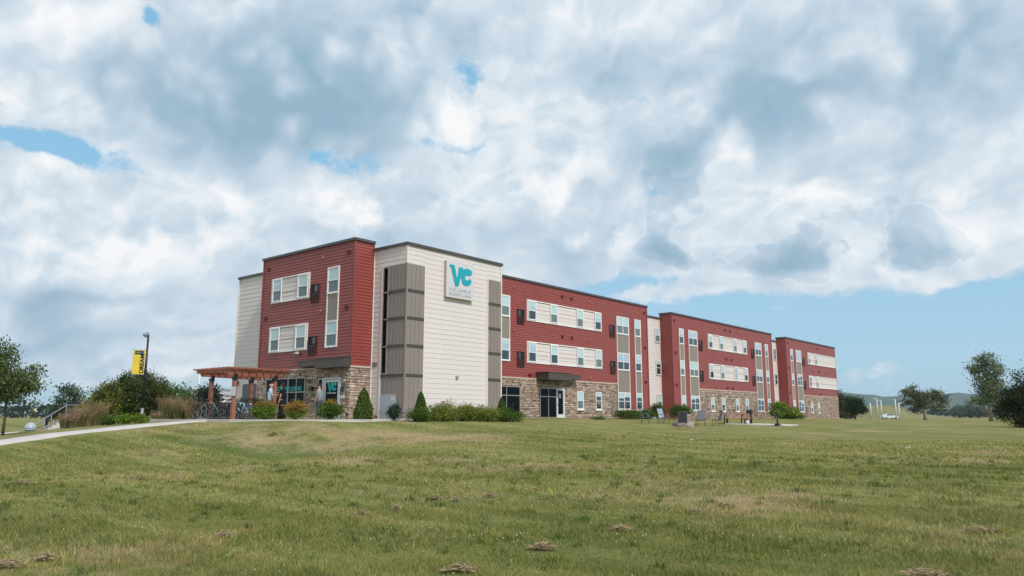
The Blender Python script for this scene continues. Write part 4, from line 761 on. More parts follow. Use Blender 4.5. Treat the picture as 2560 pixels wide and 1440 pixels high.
for px, dd, H, w, n, lb in ((172, 36.5, .6, 1.0, 420, 'short tan grass clump at the lower end of the handrail'), (203, 37.5, .85, 1.2, 520, 'wide reddish grass clump in front of the handrail'), (240, 39, 1.15, 1.1, 420, 'tall orange plumed grass right of the handrail'), (425, 39, 1.1, 1.0, 420, 'pinkish tall grass left of the white post'), (452, 38.3, 1.0, 1.0, 420, 'middle reddish grass clump near the white post'), (478, 38, .85, .8, 340, 'orange grass clump at the foot of the white post'), (395, 40, .4, .8, 260, 'short dull grass clump between banner post and tall grasses')):
    tuft((px-1280)/1909, dd, H, w, n, PG, lb)
g = 'dark shrubs behind the bicycles'
for px, dd, H, w, lb in ((545, 43, .95, 1.3, 'dark shrub behind the leftmost bicycles'), (590, 43.5, 1.1, 1.3, 'dark shrub behind the bicycles at the notice post'), (628, 44, 1.35, 1.0, 'tallest dark shrub beside the slate door'), (648, 43, 1.0, .6, 'narrow dark shrub before the stone wall behind the man in pale blue')):
    shrub('dark_shrub', (px-1280)/1909, dd, H, w, [(.03, .05, .02), (.045, .075, .025), (.07, .10, .03)], lb, g, nclump=110)
# distant woods: nobody could count these
def wood_line(name, specs, pal, label, size):
    Cs = []; T = []
    for (b0, b1, d, H, dens) in specs:
        n = int((b1-b0)*d*H*dens); b = RNG.uniform(b0, b1, n); dd = d+RNG.uniform(0, 6, n); top = H*(.74+.14*np.sin(b*d*.05)+.08*np.sin(b*d*.13+2)+.05*np.sin(b*d*.41)); z = RNG.random(n)**.7*top
        X = CAMX+Fh.x*dd+Rh.x*b*dd; Y = CAMY+Fh.y*dd+Rh.y*b*dd; Cs.append(np.stack([X, Y, z-.9], 1)); T.append(tones(n, pal)*(.8+.35*np.sin(b*d*.33+1)**2)[:, None])
    V, F, T = quads(np.concatenate(Cs), size, np.concatenate(T)); o = np_mesh(name, V, F, LEAF, None, T); tag(o, label, kind='stuff')
wood_line('distant_wood', [(-.75, -.36, 240, 6.5, 5), (-.42, -.2, 300, 9, 4)], [(.035, .06, .05), (.05, .08, .055), (.03, .05, .03)], 'dark wood line across the far left', 1.1)
wood_line('far_hedgerow', [(.5, .74, 420, 6.5, 3.5)], [(.05, .075, .04), (.08, .10, .06), (.04, .06, .03)], 'hedgerow wood along the far side of the field', 1.5)
g = 'grey willows beyond the field'
for px, H, lb in ((2398, 5.5, 'leftmost pale grey willow before the ridge'), (2425, 6.6, 'middle and tallest pale grey willow before the ridge'), (2448, 5.6, 'rightmost pale grey willow next to the cottonwood')):
    tree('willow', (px-1280)/1909, 330, H, [ell(0, 0, H*.55, 2.9, 2.4, H*.42), ell(1.5, 0, H*.4, 2.2, 2, H*.3), ell(-1.6, 0, H*.42, 2.1, 2, H*.3)], G_GREY, lb, g, trunk=(.3, .2), leaf=.55, nclump=110, nleaf=22, spread=.7, limbn=3)

# ------------------------------------------------------------------ lawn grass
def grass():
    Vs = []; Ts = []
    for d0, d1, dens, w, h in ((5., 9., 3000, .0045, .055), (9., 14., 1500, .0065, .06), (14, 22, 560, .011, .065), (22, 34, 210, .018, .07), (34, 52, 85, .028, .07)):
        A = .5*1.42*(d1*d1-d0*d0)*1.02; n = int(A*dens); d = np.sqrt(RNG.uniform(d0*d0, d1*d1, n)); b = RNG.uniform(-.72, .72, n)
        X = CAMX+Fh.x*d+Rh.x*b*d; Y = CAMY+Fh.y*d+Rh.y*b*d
        pat = np.sin(X*1.1+np.sin(Y*.8)*1.5)*np.sin(Y*1.3+np.sin(X*.6)*1.7)+.5*np.sin(X*3.7+Y*1.1)*np.sin(Y*3.1-X*.9); keep = RNG.random(n) < .62+.3*pat
        pd = np.interp(b, [-.95, -.76, -.67, -.607, -.54, -.46, -.425, -.40, -.33, -.15], [18, 23.5, 27, 29.6, 32.2, 35, 36.3, 36.5, 34.4, 37.8]); keep &= d < pd-1.6/np.maximum(.35, (b+1.1)*1.2); keep &= RNG.random(n) < np.interp(d, [22, 50], [1, .05]); X = X[keep]; Y = Y[keep]; pat = pat[keep]; n = len(X); Z = hz(X, Y)
        hh = h*RNG.uniform(.4, 1.15, n)*(1+.35*np.clip(pat, -.8, 1)); a = RNG.uniform(0, 6.283, n); ln = hh*RNG.uniform(.2, 1.1, n); a2 = RNG.uniform(0, 6.283, n); ww = w*RNG.uniform(.6, 1.3, n)
        B = np.stack([X, Y, Z-.004], 1); s = np.stack([np.cos(a)*ww, np.sin(a)*ww, 0*a], 1); tp = B+np.stack([np.cos(a2)*ln, np.sin(a2)*ln, hh], 1)
        Vs.append(np.stack([B-s, B+s, tp], 1).reshape(-1, 3)); t = RNG.uniform(.85, 1.6, (n, 1))*np.interp(d[keep], [10, 30], [1., 1.12])[:, None]*np.array([1., 1.02, .95]); dry = RNG.random(n) < .10; t[dry] = t[dry]*np.array([1.7, 1.3, 1.3]); Ts.append(np.repeat(t, 3, 0))
    # weedy tufts, taller and of their own colour
    for _ in range(900):
        d = math.sqrt(random.uniform(30, 24**2)); b = random.uniform(-.7, .7)
        if b < -.42 and d > 20: continue
        x, y = site(b, d); n = random.randint(14, 34); P = RNG.normal(size=(n, 2))*random.uniform(.03, .10); X = x+P[:, 0]; Y = y+P[:, 1]; Z = hz(X, Y); hh = RNG.uniform(.05, .13, n); a = RNG.uniform(0, 6.283, n); ww = .004+.0004*d; a2 = RNG.uniform(0, 6.283, n)
        B = np.stack([X, Y, Z-.004], 1); s = np.stack([np.cos(a)*ww, np.sin(a)*ww, 0*a], 1); tp = B+np.stack([np.cos(a2)*hh*.6, np.sin(a2)*hh*.6, hh], 1)
        Vs.append(np.stack([B-s, B+s, tp], 1).reshape(-1, 3)); Ts.append(np.repeat(RNG.uniform(.6, 1.5, (n, 1))*np.array(random.choice([(.75, .95, .8), (1.3, 1.35, 1.), (.6, .8, .6), (1.0, 1.2, .7)])), 3, 0))
    V = np.concatenate(Vs); o = np_mesh('grass', V, np.arange(len(V)).reshape(-1, 3), BLADE, None, np.concatenate(Ts)); tag(o, 'short mown grass blades of the foreground lawn', 'grass', kind='stuff')
grass()
def clover():
    V = []; F = []; n = 900; oc = [(1, 0, 0), (0, 1, 0), (-1, 0, 0), (0, -1, 0), (0, 0, 1), (0, 0, -1)]
    d = np.sqrt(RNG.uniform(5.2**2, 15**2, n)); b = RNG.normal(-.08, .3, n); m_ = (np.abs(b) < .72) & (np.sin(b*17+d*.9)+np.sin(d*1.7+3)+RNG.normal(size=n)*.8 > .2)
    for bb, dd in zip(b[m_], d[m_]):
        x, y = site(bb, dd); z = gz(x, y)+random.uniform(.035, .065); r = random.uniform(.006, .011); k = len(V); V += [(x+a*r, y+c*r, z+e*r) for a, c, e in oc]
        F += [(k+i, k+(i+1) % 4, k+4) for i in range(4)]+[(k+(i+1) % 4, k+i, k+5) for i in range(4)]
    o = np_mesh('clover_flowers', V, F, mat('clover_petal', (.62, .60, .50), .7)); tag(o, 'tiny white clover heads scattered in the near grass', 'flowers', kind='stuff')
clover()
HAY = tone_mat('dry_clippings', .9, .15, .1)
g = 'clumps of dry grass clippings on the lawn'
for px, py, w, lb in ((58, 1210, .85, 'long low clump of dry clippings at the left edge, the upper one'), (40, 1410, .5, 'clump of dry clippings in the lower left corner'), (135, 1393, .32, 'thin streak of clippings right of the lower left clump'), (1090, 1246, .32, 'dry clump left of centre, the largest of the three in its row'), (1140, 1250, .16, 'small dry clump between two others near the centre'), (1226, 1240, .30, 'dry clump right of the small one near the centre'), (910, 1284, .26, 'lone dry clump below left of the centre row'), (995, 1271, .18, 'faint little dry clump between the lone clump and centre row'), (1340, 1226, .16, 'small dark dry clump right of the centre row'), (1550, 1322, .40, 'dry clump on the right half just below the middle'), (1355, 1366, .42, 'loose clippings below the middle of the lawn'), (1150, 1420, .42, 'dry clump at the bottom edge near the centre'), (1730, 1281, .2, 'small pale clump on the right half of the lawn'), (1805, 1264, .3, 'flat dry clump farther right, upper of the right half'), (2440, 1325, .55, 'reddish dry clump at the far right'), (2290, 1430, .55, 'dry clump at the bottom right corner'), (570, 1338, .18, 'tiny dry clump on the left half of the lawn')):
    bb = (px-1280)/1882.; dd = 1.5*1937/(py-1040)
    for _ in range(6): x, y = site(bb, dd); dd = (CAMZ-gz(x, y))*1937/(py-1040)
    bb *= .975
    x, y = site(bb, dd); z = gz(x, y); n = int(700*w)+60; root = empty('dry_clump', (x, y, z), 0, lb, 'dry grass clump', g)
    P = np.clip(RNG.normal(size=(n, 2)), -1.7, 1.7)*np.array([w*.23, .05]); P = P[:, :1]*np.array([[Rh.x, Rh.y]])+P[:, 1:]*np.array([[Fh.x, Fh.y]]); zz = np.abs(RNG.normal(size=n))*.012+.03+.05*np.exp(-((P@np.array([Rh.x, Rh.y]))/(w*.25))**2)*RNG.random(n)
    V, F, T = quads(np.stack([P[:, 0], P[:, 1], zz], 1), .085, tones(n, [(.44, .335, .21), (.36, .27, .165), (.50, .40, .26), (.26, .19, .12)]), flat=.85, aspect=.12); np_mesh('clippings', V, F, HAY, root, T)

# ------------------------------------------------------------------ pergola, lamp post, bicycles
FW = YAW            # heading of the camera's view axis
x, y = -8.85, 2.06
pg = empty('pergola', (x, y, 0), 0, 'cedar pergola on square posts over the bicycles left of the entrance', 'pergola')
for px_ in (0, 2.15):
    for py_ in (0, 2.15):
        MB().box(px_-.085, px_+.085, py_-.085, py_+.085, 0, 1.99).build('post', CEDZ, pg)
        MB().box(px_-.1, px_+.1, py_-.1, py_+.1, 1.84, 1.985).box(px_-.095, px_+.095, py_-.115, py_-.1, 1.984, 2.13).build('post_bracket', BLACK, pg)
for py_ in (0, 2.15):
    for o_ in (-.06, .06): MB().hexa([(-.5, py_+o_-.02, 2.05), (2.6, py_+o_-.02, 1.99), (2.6, py_+o_+.02, 1.99), (-.5, py_+o_+.02, 2.05), (-.62, py_+o_-.02, 2.23), (2.7, py_+o_-.02, 2.23), (2.7, py_+o_+.02, 2.23), (-.62, py_+o_+.02, 2.23)]).build('beam', CEDX, pg)
for k in range(9): xx = -.5+k*.385; MB().hexa([(xx-.02, -.45, 2.2), (xx+.02, -.45, 2.2), (xx+.02, 2.6, 2.2), (xx-.02, 2.6, 2.2), (xx-.02, -.6, 2.36), (xx+.02, -.6, 2.36), (xx+.02, 2.75, 2.36), (xx-.02, 2.75, 2.36)]).build('rafter', CEDY, pg)
for k in range(9): yy = -.5+k*.4; MB().box(-.7, 2.75, yy-.02, yy+.02, 2.362, 2.43).build('purlin', CEDX, pg)
n_ = empty('notice_sign', (x, y, 1.1), FW-1.57, 'small pale notice fixed to the front left pergola post', 'sign')
MB().box(-.13, .13, -.16, -.14, 0, .42).build('sign_plate', mat('pale_plate', (.42, .48, .50), .4), n_); mb = MB()
for k in range(5): mb.box(-.1, .1-.02*(k % 3), -.164, -.16, .36-k*.07, .375-k*.07)
mb.build('text_lines', SIGNT, n_)
bx, by = site(-.4845, 47); bz = gz(bx, by)
lp = empty('lamp_post', (bx, by, bz), FW-math.pi/2, 'tall black lamp post carrying a yellow banner', 'lamp post')
MB().tube([(0, 0, .8), (0, 0, 5.32)], [.085, .06], 12).build('pole', mat('lamp_pole_black', (.018, .018, .03), .45), lp); MB().tube([(0, 0, -.2), (0, 0, .8)], [.1, .09], 12).build('pole_base', STEEL, lp)
mb = MB(); mb.tube([(0, 0, 5.25), (0, 0, 5.42), (-.1, 0, 5.46)], .05); mb.sphere((-.16, 0, 5.33), .2, .14, .1, 12, 8); mb.lathe([(.0, .0), (.09, .02), (.12, .1), (.0, .12)], (-.16, 0, 5.16)); mb.build('lamp_head', STEEL, lp)
mb = MB(); mb.tube([(0, 0, 4.38), (-.92, 0, 4.38)], .014, 6); mb.tube([(0, 0, 2.86), (-1.05, 0, 2.86)], .014, 6); mb.build('banner_arm', STEEL, lp)
YEL = mat('banner_yellow', (.80, .58, .06), .6, var=.04)
ban = MB(); ns = 10
for i in range(ns):
    for j in range(2):
        pass
V = []; F = []
for i in range(ns+1):
    for s_ in (-1, 1):
        for xx in (-.86, -.48, -.10): V.append((xx, .012*math.sin(i*.9+xx*4)+s_*.003, 2.88+1.48*i/ns))
for i in range(ns):
    a = i*6
    for s_ in (0, 3):
        for k in range(2): F.append((a+s_+k, a+s_+k+1, a+6+s_+k+1, a+6+s_+k))
bn_ = np_mesh('banner', V, F, YEL, lp)
mb = MB(); mb.box(-.74, -.2, -.022, -.018, 4.1, 4.32); mb.build('banner_header', mat('banner_navy', (.03, .04, .07), .5), bn_)
text_mesh('CAMPUS', .1, 'banner_lettering', SIGNF, bn_, Matrix.Translation((-.71, -.026, 4.17)) @ Matrix.Rotation(R(90), 4, 'X'), .002)
text_mesh('DREAM', .37, 'banner_lettering', BLACK, bn_, Matrix.Translation((-.13, -.022, 2.93)) @ Matrix.Rotation(R(90), 4, 'X') @ Matrix.Rotation(R(90), 4, 'Z'), .002, bold=.008, spacing=.98)
wx, wy = site(-.4125, 60); wl = empty('light_pole', (wx, wy, gz(wx, wy)), FW-1.57, 'slim white light pole left of the pergola', 'light pole')
MB().tube([(0, 0, .95), (0, 0, 3.65)], [.12, .09], 10).build('pole', WHITEP, wl); MB().tube([(0, 0, -.1), (0, 0, .95)], [.2, .18], 12).build('pole_base', CONC, wl); MB().box(-.42, .12, -.1, .1, 3.62, 3.72).build('lamp_head', WHITEP, wl)

def make_bike(fc, style):
    r = empty('bicycle'); fm = mat('bike_'+fc[0], fc[1], .35, .5, coat=.4)
    H1 = (-.52, 0, .34); H2 = (.53, 0, .34); BB = (-.08, 0, .29); ST = (-.22, 0, .76); HT1 = (.36, 0, .80); HB = (.40, 0, .62)
    for c, nm in ((H1, 0), (H2, 1)):
        mb = MB(); mb.tube([(c[0]+.325*math.cos(a), 0, c[2]+.325*math.sin(a)) for a in [2*math.pi*k/28 for k in range(28)]], .024, 6, closed=True); w = mb.build('wheel', RUBBER, r)
        mb = MB(); mb.tube([(c[0]+.298*math.cos(a), 0, c[2]+.298*math.sin(a)) for a in [2*math.pi*k/28 for k in range(28)]], .011, 5, closed=True)
        for k in range(12): a = 2*math.pi*k/12; mb.tube([(c[0], .02*(-1)**k, c[2]), (c[0]+.295*math.cos(a), 0, c[2]+.295*math.sin(a))], .0025, 3)
        mb.tube([(c[0], -.05, c[2]), (c[0], .05, c[2])], .022); mb.build('rim', ALU, w)
    mb = MB()
    if style == 0: L = ((BB, ST), (ST, HT1), (BB, HB), (HT1, HB))
    else: L = ((BB, ST), ((-.14, 0, .48), HB), (BB, (.39, 0, .66)), (HT1, HB))
    for a, b_ in L: mb.tube([a, b_], .025 if style == 0 else .036, 8)
    for s_ in (-.05, .05): mb.tube([(H1[0], s_, H1[2]), (BB[0], s_*.4, BB[2])], .014, 6); mb.tube([(H1[0], s_, H1[2]), (-.2, s_*.3, .70)], .01, 6)
    mb.build('frame', fm, r)
    mb = MB()
    for s_ in (-.05, .05): mb.tube([(H2[0], s_, H2[2]), (.43, s_, .66), (.405, 0, .68)], .013, 6)
    mb.build('fork', fm if style else BLACK, r)
    mb = MB(); mb.tube([HT1, (.33, 0, .93), (.37, 0, .95)], .015, 6); mb.tube([(.28, -.29, .99), (.37, -.12, .95), (.37, .12, .95), (.28, .29, .99)], .013, 6); mb.tube([(.28, -.3, .99), (.33, -.2, .97)], .02, 6); mb.tube([(.28, .3, .99), (.33, .2, .97)], .02, 6); mb.build('handlebar', BLACK, r)
    mb = MB(); mb.tube([ST, (-.25, 0, .88)], .014, 6); mb.sphere((-.27, 0, .92), .13, .065, .03, 10, 6); mb.sphere((-.17, 0, .92), .1, .03, .02, 8, 5); mb.build('saddle', BLACK, r)
    mb = MB(); mb.lathe([(.09, -.008), (.09, .008)], (BB[0], -.05, BB[2]), 16, 'Y'); mb.tube([(BB[0], -.06, BB[2]), (BB[0]+.1, -.07, BB[2]-.13)], .011, 5); mb.tube([(BB[0], .06, BB[2]), (BB[0]-.1, .07, BB[2]+.13)], .011, 5); mb.box(BB[0]+.05, BB[0]+.15, -.15, -.07, BB[2]-.145, BB[2]-.125); mb.box(BB[0]-.15, BB[0]-.05, .07, .15, BB[2]+.12, BB[2]+.14); mb.build('crank', STEEL, r)
    return r
BK = {('black', (.012, .012, .015)): None, ('blue', (.0, .17, .42)): None, ('silver', (.42, .45, .47)): None, ('teal', (.01, .30, .36)): None, ('dark_red', (.16, .02, .02)): None}
protos = [make_bike(k, s_) for k, s_ in zip(BK, (0, 1, 0, 1, 0))]
used = set(); g = 'bicycles parked under the pergola'
for b, d, a, pi_, lb in ((-.4045, 37.4, 62, 0, 'leftmost black bicycle beside the first pergola post'), (-.3945, 37.3, 70, 2, 'silver bicycle just right of the first pergola post'), (-.386, 37.0, 58, 0, 'black bicycle in the gap between the first two posts'), (-.377, 37.2, 66, 0, 'black bicycle left of the post with the notice'), (-.3695, 37.0, 54, 4, 'dark red bicycle behind the post with the notice'), (-.3605, 36.9, 62, 3, 'teal bicycle just right of the post with the notice'), (-.3545, 36.7, 58, 2, 'silver bicycle between the teal and the bright blue ones'), (-.3465, 36.8, 50, 1, 'bright blue bicycle nearest the entrance shrubs'), (-.340, 37.6, 64, 1, 'second bright blue bicycle, set back behind the nearest one')):
    o = protos[pi_] if pi_ not in used else dup_tree(protos[pi_]); used.add(pi_)
    xx, yy = site(b, d); o.location = (xx, yy, 0.0); o.rotation_euler = (R(random.uniform(-3, 3)), 0, FW+R(a)); tag(o, lb, 'bicycle', g)
xx, yy = site(-.372, 37.25); rk = empty('bicycle_rack', (xx, yy, 0), FW-math.pi/2, 'low steel hoop rack among the parked bicycles', 'bicycle rack')
mb = MB()
for k in range(7): u = -1.3+k*.42; mb.tube([(u, 0, 0), (u, 0, .6), (u+.06, 0, .7), (u+.16, 0, .7), (u+.22, 0, .6), (u+.22, 0, 0)], .018, 6)
mb.build('hoops', STEEL, rk); MB().box(-1.35, 1.5, -.03, .03, .0, .03).build('base_rail', STEEL, rk)

# ------------------------------------------------------------------ people
def skinned(name, verts, edges, radii, matl, parent, roots=(0,), sub=1):
    me = bpy.data.meshes.new(name); me.from_pydata(verts, edges, []); t = bpy.data.objects.new(name, me); col.objects.link(t)
    t.modifiers.new('skin', 'SKIN'); sv = me.skin_vertices[0].data
    for i, r in enumerate(radii): sv[i].radius = (r, r) if not isinstance(r, tuple) else r; sv[i].use_root = i in roots
    s_ = t.modifiers.new('sub', 'SUBSURF'); s_.levels = sub; s_.render_levels = sub
    dg = bpy.context.evaluated_depsgraph_get(); m2 = bpy.data.meshes.new_from_object(t.evaluated_get(dg)); bpy.data.objects.remove(t)
    m2.materials.clear(); m2.materials.append(matl); m2.polygons.foreach_set('use_smooth', [True]*len(m2.polygons)); m2.name = name; return link(name, m2, parent)
def person(b, d, face, label, H, armL, armR, legs, shirt, pants, skin, hair, skirt=False, bald=False, capped=False, lean=.0, sleeve=.5, z=0.):
    """arms: (elbow, wrist) relative to the shoulder; facing +X"""
    x_, y_ = site(b, d); root = empty('person', (x_, y_, z), face, label, 'person'); k = H/1.75; root.scale = (k, k, k)
    SK = mat('skin_'+skin[0], skin[1], .55, .4); SH = mat('cloth_'+shirt[0], shirt[1], .85, .2, var=.1, vscale=4); PT = mat('cloth_'+pants[0], pants[1], .85, .2, var=.12, vscale=5)
    V = []; E = []; Rr = []
    def a(p, r, q=None): V.append(p); Rr.append(r); (E.append((q, len(V)-1)) if q is not None else None); return len(V)-1
    L = lean
    pel = a((0, 0, .93), (.15, .115)); wst = a((L*.2, 0, 1.10), (.135, .10), pel); ch = a((L*.6, 0, 1.30), (.165, .115), wst); nk0 = a((L*.85, 0, 1.45), (.09, .075), ch); nk = a((L, 0, 1.52), (.052, .055), nk0)
    hd = a((L+.02, 0, 1.585), (.072, .082), nk); h2 = a((L+.022, 0, 1.66), (.078, .095), hd); h3 = a((L+.012, 0, 1.725), (.06, .07), h2)
    ns = a((L+.105, 0, 1.635), .014, h2)
    arms = []
    for s_, (el, wr) in ((1, armL), (-1, armR)):
        sh = a((L*.8, s_*.17, 1.41), .055, ch); e_ = a((L*.8+el[0], s_*.17+el[1], 1.41+el[2]), .037, sh); w_ = a((L*.8+wr[0], s_*.17+wr[1], 1.41+wr[2]), .024, e_)
        W = Vector(V[w_]); dr = (W-Vector(V[e_])).normalized(); pm = a(tuple(W+dr*.05), (.034, .02), w_); pm2 = a(tuple(W+dr*.085), (.036, .018), pm); arms.append((sh, e_, w_))
        sd = Vector((0, 1, 0)) if abs(dr.y) < .8 else Vector((1, 0, 0)); sd = (sd-dr*sd.dot(dr)).normalized(); cu = dr.cross(sd)*s_
        for q in range(4):
            b0 = W+dr*.095+sd*(q-1.5)*.019; ln = (.066, .075, .07, .055)[q]; f1 = a(tuple(b0), .0085, pm2); f2 = a(tuple(b0+dr*ln*.55+cu*.01), .0078, f1); a(tuple(b0+dr*ln*.95+cu*.03), .0065, f2)
        t1 = a(tuple(W+dr*.03+sd*.04*-1), .01, pm); a(tuple(W+dr*.075+sd*-.055+cu*.02), .008, t1)
    lg = []
    for s_, (kn, an) in ((1, legs[0]), (-1, legs[1])):
        hp = a((0, s_*.09, .86), (.09, .085), pel); k_ = a((kn[0], s_*.10+kn[1], .49), .055, hp); an_ = a((an[0], s_*.11+an[1], .09), .036, k_); hl = a((an[0]+.06, s_*.115+an[1], .045), (.042, .035), an_); a((an[0]+.17, s_*.12+an[1], .035), (.04, .025), hl); lg.append((hp, k_, an_))
    body = skinned('body', V, E, Rr, SK, root)
    # shirt
    v2 = []; e2 = []; r2 = []
    def c(p, r, q=None): v2.append(p); r2.append(r); (e2.append((q, len(v2)-1)) if q is not None else None); return len(v2)-1
    p0 = c((0, 0, .87), (.205, .17)); p1 = c((L*.2, 0, 1.10), (.185, .145), p0); p2 = c((L*.6, 0, 1.32), (.19, .135), p1); c((L*.85, 0, 1.46), (.10, .085), p2)
    for s_, (sh, e_, w_) in zip((1, -1), arms):
        S = Vector(V[sh]); Q = Vector(V[e_]); s0 = c(tuple(S), .07, p2); c(tuple(S.lerp(Q, .75 if sleeve < 1 else 1)), .056, s0)
        if sleeve >= 1: c(tuple(Q.lerp(Vector(V[w_]), .3)), .045, len(v2)-1)
    skinned('shirt', v2, e2, r2, SH, root)
    v2 = []; e2 = []; r2 = []
    if skirt:
        mb = MB(); mb.lathe([(.13, 1.0), (.16, .9), (.17, .6), (.19, .25), (.22, .06), (.0, .06)], (0, 0, 0), 18); mb.build('skirt', PT, root)
    else:
        p0 = c((0, 0, 1.0), (.175, .14)); p1 = c((0, 0, .86), (.195, .16), p0)
        for s_, (hp, k_, an_) in zip((1, -1), lg): q = c((V[hp][0], V[hp][1], .78), (.125, .12), p1); q = c(tuple(V[k_]), .088, q); c((V[an_][0], V[an_][1], .12), .066, q)
        skinned('trousers', v2, e2, r2, PT, root)
    mb = MB()
    for hp, k_, an_ in lg: mb.sphere((V[an_][0]+.07, V[an_][1], .045), .14, .055, .05, 10, 6)
    mb.build('shoes', BLACK, root)
    mb = MB()
    if bald: mb.sphere((L-.03, 0, 1.63), .07, .093, .045, 12, 8)
    elif capped: mb.sphere((L+.012, 0, 1.70), .103, .09, .075, 14, 8); mb.box(L+.07, L+.19, -.06, .06, 1.69, 1.70)
    else: mb.sphere((L-.012, 0, 1.68), .105, .095, .105, 14, 10); mb.sphere((L-.07, 0, 1.56), .06, .085, .13, 12, 8)
    mb.build('hair' if not capped else 'cap', mat('hair_'+hair[0], hair[1], .7), root)
    mb = MB(); [mb.sphere((L+.095, s_*.032, 1.66), .010, n=6, m=4) for s_ in (-1, 1)]; mb.build('eyes', BLACK, root)
    mb = MB(); mb.box(L+.088, L+.097, -.022, .022, 1.592, 1.599); mb.build('mouth', mat('lips', (.35, .12, .1), .5), root); mb = MB(); [mb.sphere((L+.015, s_*.088, 1.65), .018, .012, .03, 8, 6) for s_ in (-1, 1)]; mb.build('ears', SK, root)
    return root
st = (((.02, 0), (-.02, 0)), ((-.02, 0), (.0, 0)))
RT = FW-math.pi/2     # heading that faces right in the photograph
person(-.3185, 36.9, RT+.15, 'bald man in pale blue shirt holding out his hand by the entrance', 1.74, ((.08, .03, -.28), (.34, -.02, -.22)), ((.10, -.02, -.28), (.36, -.06, -.24)), st, ('pale_blue', (.42, .52, .62)), ('grey_trousers', (.10, .10, .11)), ('fair', (.55, .30, .23)), ('white', (.6, .55, .52)), bald=True, lean=.05, sleeve=.6)
person(-.3015, 36.8, RT+math.pi-.3, 'person with dark hair all in black facing the bald man', 1.72, ((-.06, .06, -.28), (-.02, .10, -.52)), ((.12, -.03, -.24), (.32, .05, -.30)), st, ('black_top', (.008, .008, .012)), ('black_skirt', (.010, .010, .014)), ('tan', (.46, .23, .15)), ('black', (.012, .010, .010)), skirt=True, lean=.02)
person(-.2525, 37.6, RT+math.pi-.2, 'man in grey T-shirt and jeans standing left of the logo door', 1.72, ((.03, .03, -.29), (.12, .02, -.53)), ((.0, -.04, -.29), (.10, -.02, -.52)), st, ('grey_shirt', (.24, .27, .31)), ('jeans', (.04, .06, .11)), ('fair2', (.50, .26, .17)), ('dark_cap', (.015, .015, .02)), capped=True, lean=.04)

# ------------------------------------------------------------------ lawn furniture
def make_chair(sling):
    r = empty('sling_chair'); fr = mat('chair_frame', (.14, .17, .20), .4, .5, .2)
    for s_ in (-.28, .28):
        MB().tube([(.24, s_, 0), (.20, s_, .38), (.19, s_, .60)], .014, 6).build('leg', fr, r); MB().tube([(-.26, s_, 0), (-.18, s_, .34), (-.2, s_, .58)], .014, 6).build('leg', fr, r)
        MB().tube([(.21, s_, .60), (.0, s_, .64), (-.26, s_, .60)], .018, 6).build('armrest', fr, r)
    mb = MB(); [mb.tube([(.26, s_, .42), (-.18, s_, .36), (-.36, s_, 1.0)], .014, 6) for s_ in (-.25, .25)]; mb.tube([(-.36, -.25, 1.0), (-.37, 0, 1.02), (-.36, .25, 1.0)], .014, 6); mb.tube([(.26, -.25, .42), (.26, .25, .42)], .014, 6); mb.tube([(-.22, -.28, .16), (-.22, .28, .16)], .01, 5); mb.build('frame', fr, r)
    MB().hexa([(.25, -.24, .41), (-.17, -.24, .35), (-.17, .24, .35), (.25, .24, .41), (.25, -.24, .422), (-.17, -.24, .362), (-.17, .24, .362), (.25, .24, .422)]).build('seat', sling, r)
    MB().hexa([(-.18, -.24, .37), (-.355, -.24, .99), (-.355, .24, .99), (-.18, .24, .37), (-.168, -.24, .372), (-.343, -.24, .993), (-.343, .24, .993), (-.168, .24, .372)]).build('backrest', sling, r); return r
SG = mat('sling_grey', (.17, .18, .21), .6, var=.08, vscale=8); SD = mat('sling_dark', (.05, .05, .055), .65, var=.08, vscale=8); SL = mat('sling_light', (.30, .31, .36), .6, var=.08, vscale=8)
g = 'sling chairs around the fire pit'; PX = lambda q: (q-1280)/1909
for px, d, a, sm, lb in ((1613, 50, RT-.1, SG, 'leftmost sling chair seen from the side, facing right'), (1659, 51, RT+.35+math.pi*.42*-1, SL, 'pale grey sling chair left of the fire pit'), (1704, 46, FW+.05, SD, 'dark sling chair with its back to the viewer before the fire pit'), (1751, 50, RT-2.0, SG, 'grey sling chair right of the stone column'), (1792, 51, RT+math.pi+.1, SG, 'sling chair facing left beside the picnic table')):
    c_ = make_chair(sm); xx, yy, zz = S3(PX(px), d); c_.location = (xx, yy, zz); c_.rotation_euler = (0, 0, a); tag(c_, lb, 'chair', g)
xx, yy, zz = S3(PX(1708), 48.5, -.03); fp = empty('fire_pit', (xx, yy, zz), FW-math.pi/2, 'low block fire pit with a short stone column, ringed by chairs', 'fire pit')
PB = [mat('pit_block_a', (.36, .27, .25), .9, var=.15, bump=.4), mat('pit_block_b', (.28, .21, .19), .9, var=.15, bump=.4), mat('pit_block_c', (.42, .35, .33), .9, var=.15, bump=.4)]
mb = MB()
for r_ in range(3):
    for k in range(16):
        a = 2*math.pi*(k+.5*(r_ % 2))/16; mb.cur = random.randrange(3); t = Vector((-math.sin(a), math.cos(a), 0)); n = Vector((math.cos(a), math.sin(a), 0)); c = n*.58+Vector((0, 0, r_*.105)); h = Vector((0, 0, .10)); w2 = t*.122
        mb.hexa([c-w2-n*.09, c-w2*1.1+n*.09, c+w2*1.1+n*.09, c+w2-n*.09, c-w2-n*.09+h, c-w2*1.1+n*.09+h, c+w2*1.1+n*.09+h, c+w2-n*.09+h])
mb.build('block_ring', PB, fp); mb = MB()
for r_ in range(8): mb.cur = random.randrange(3); mb.box(.36, .66, .75, 1.05, r_*.1, r_*.1+.096)
mb.build('column', PB, fp)
xx, yy, zz = S3(PX(1836), 56, 0.); pt = empty('picnic_table', (xx, yy, zz), FW-math.pi/2-.04, 'picnic table with reddish brown boards on black legs', 'picnic table')
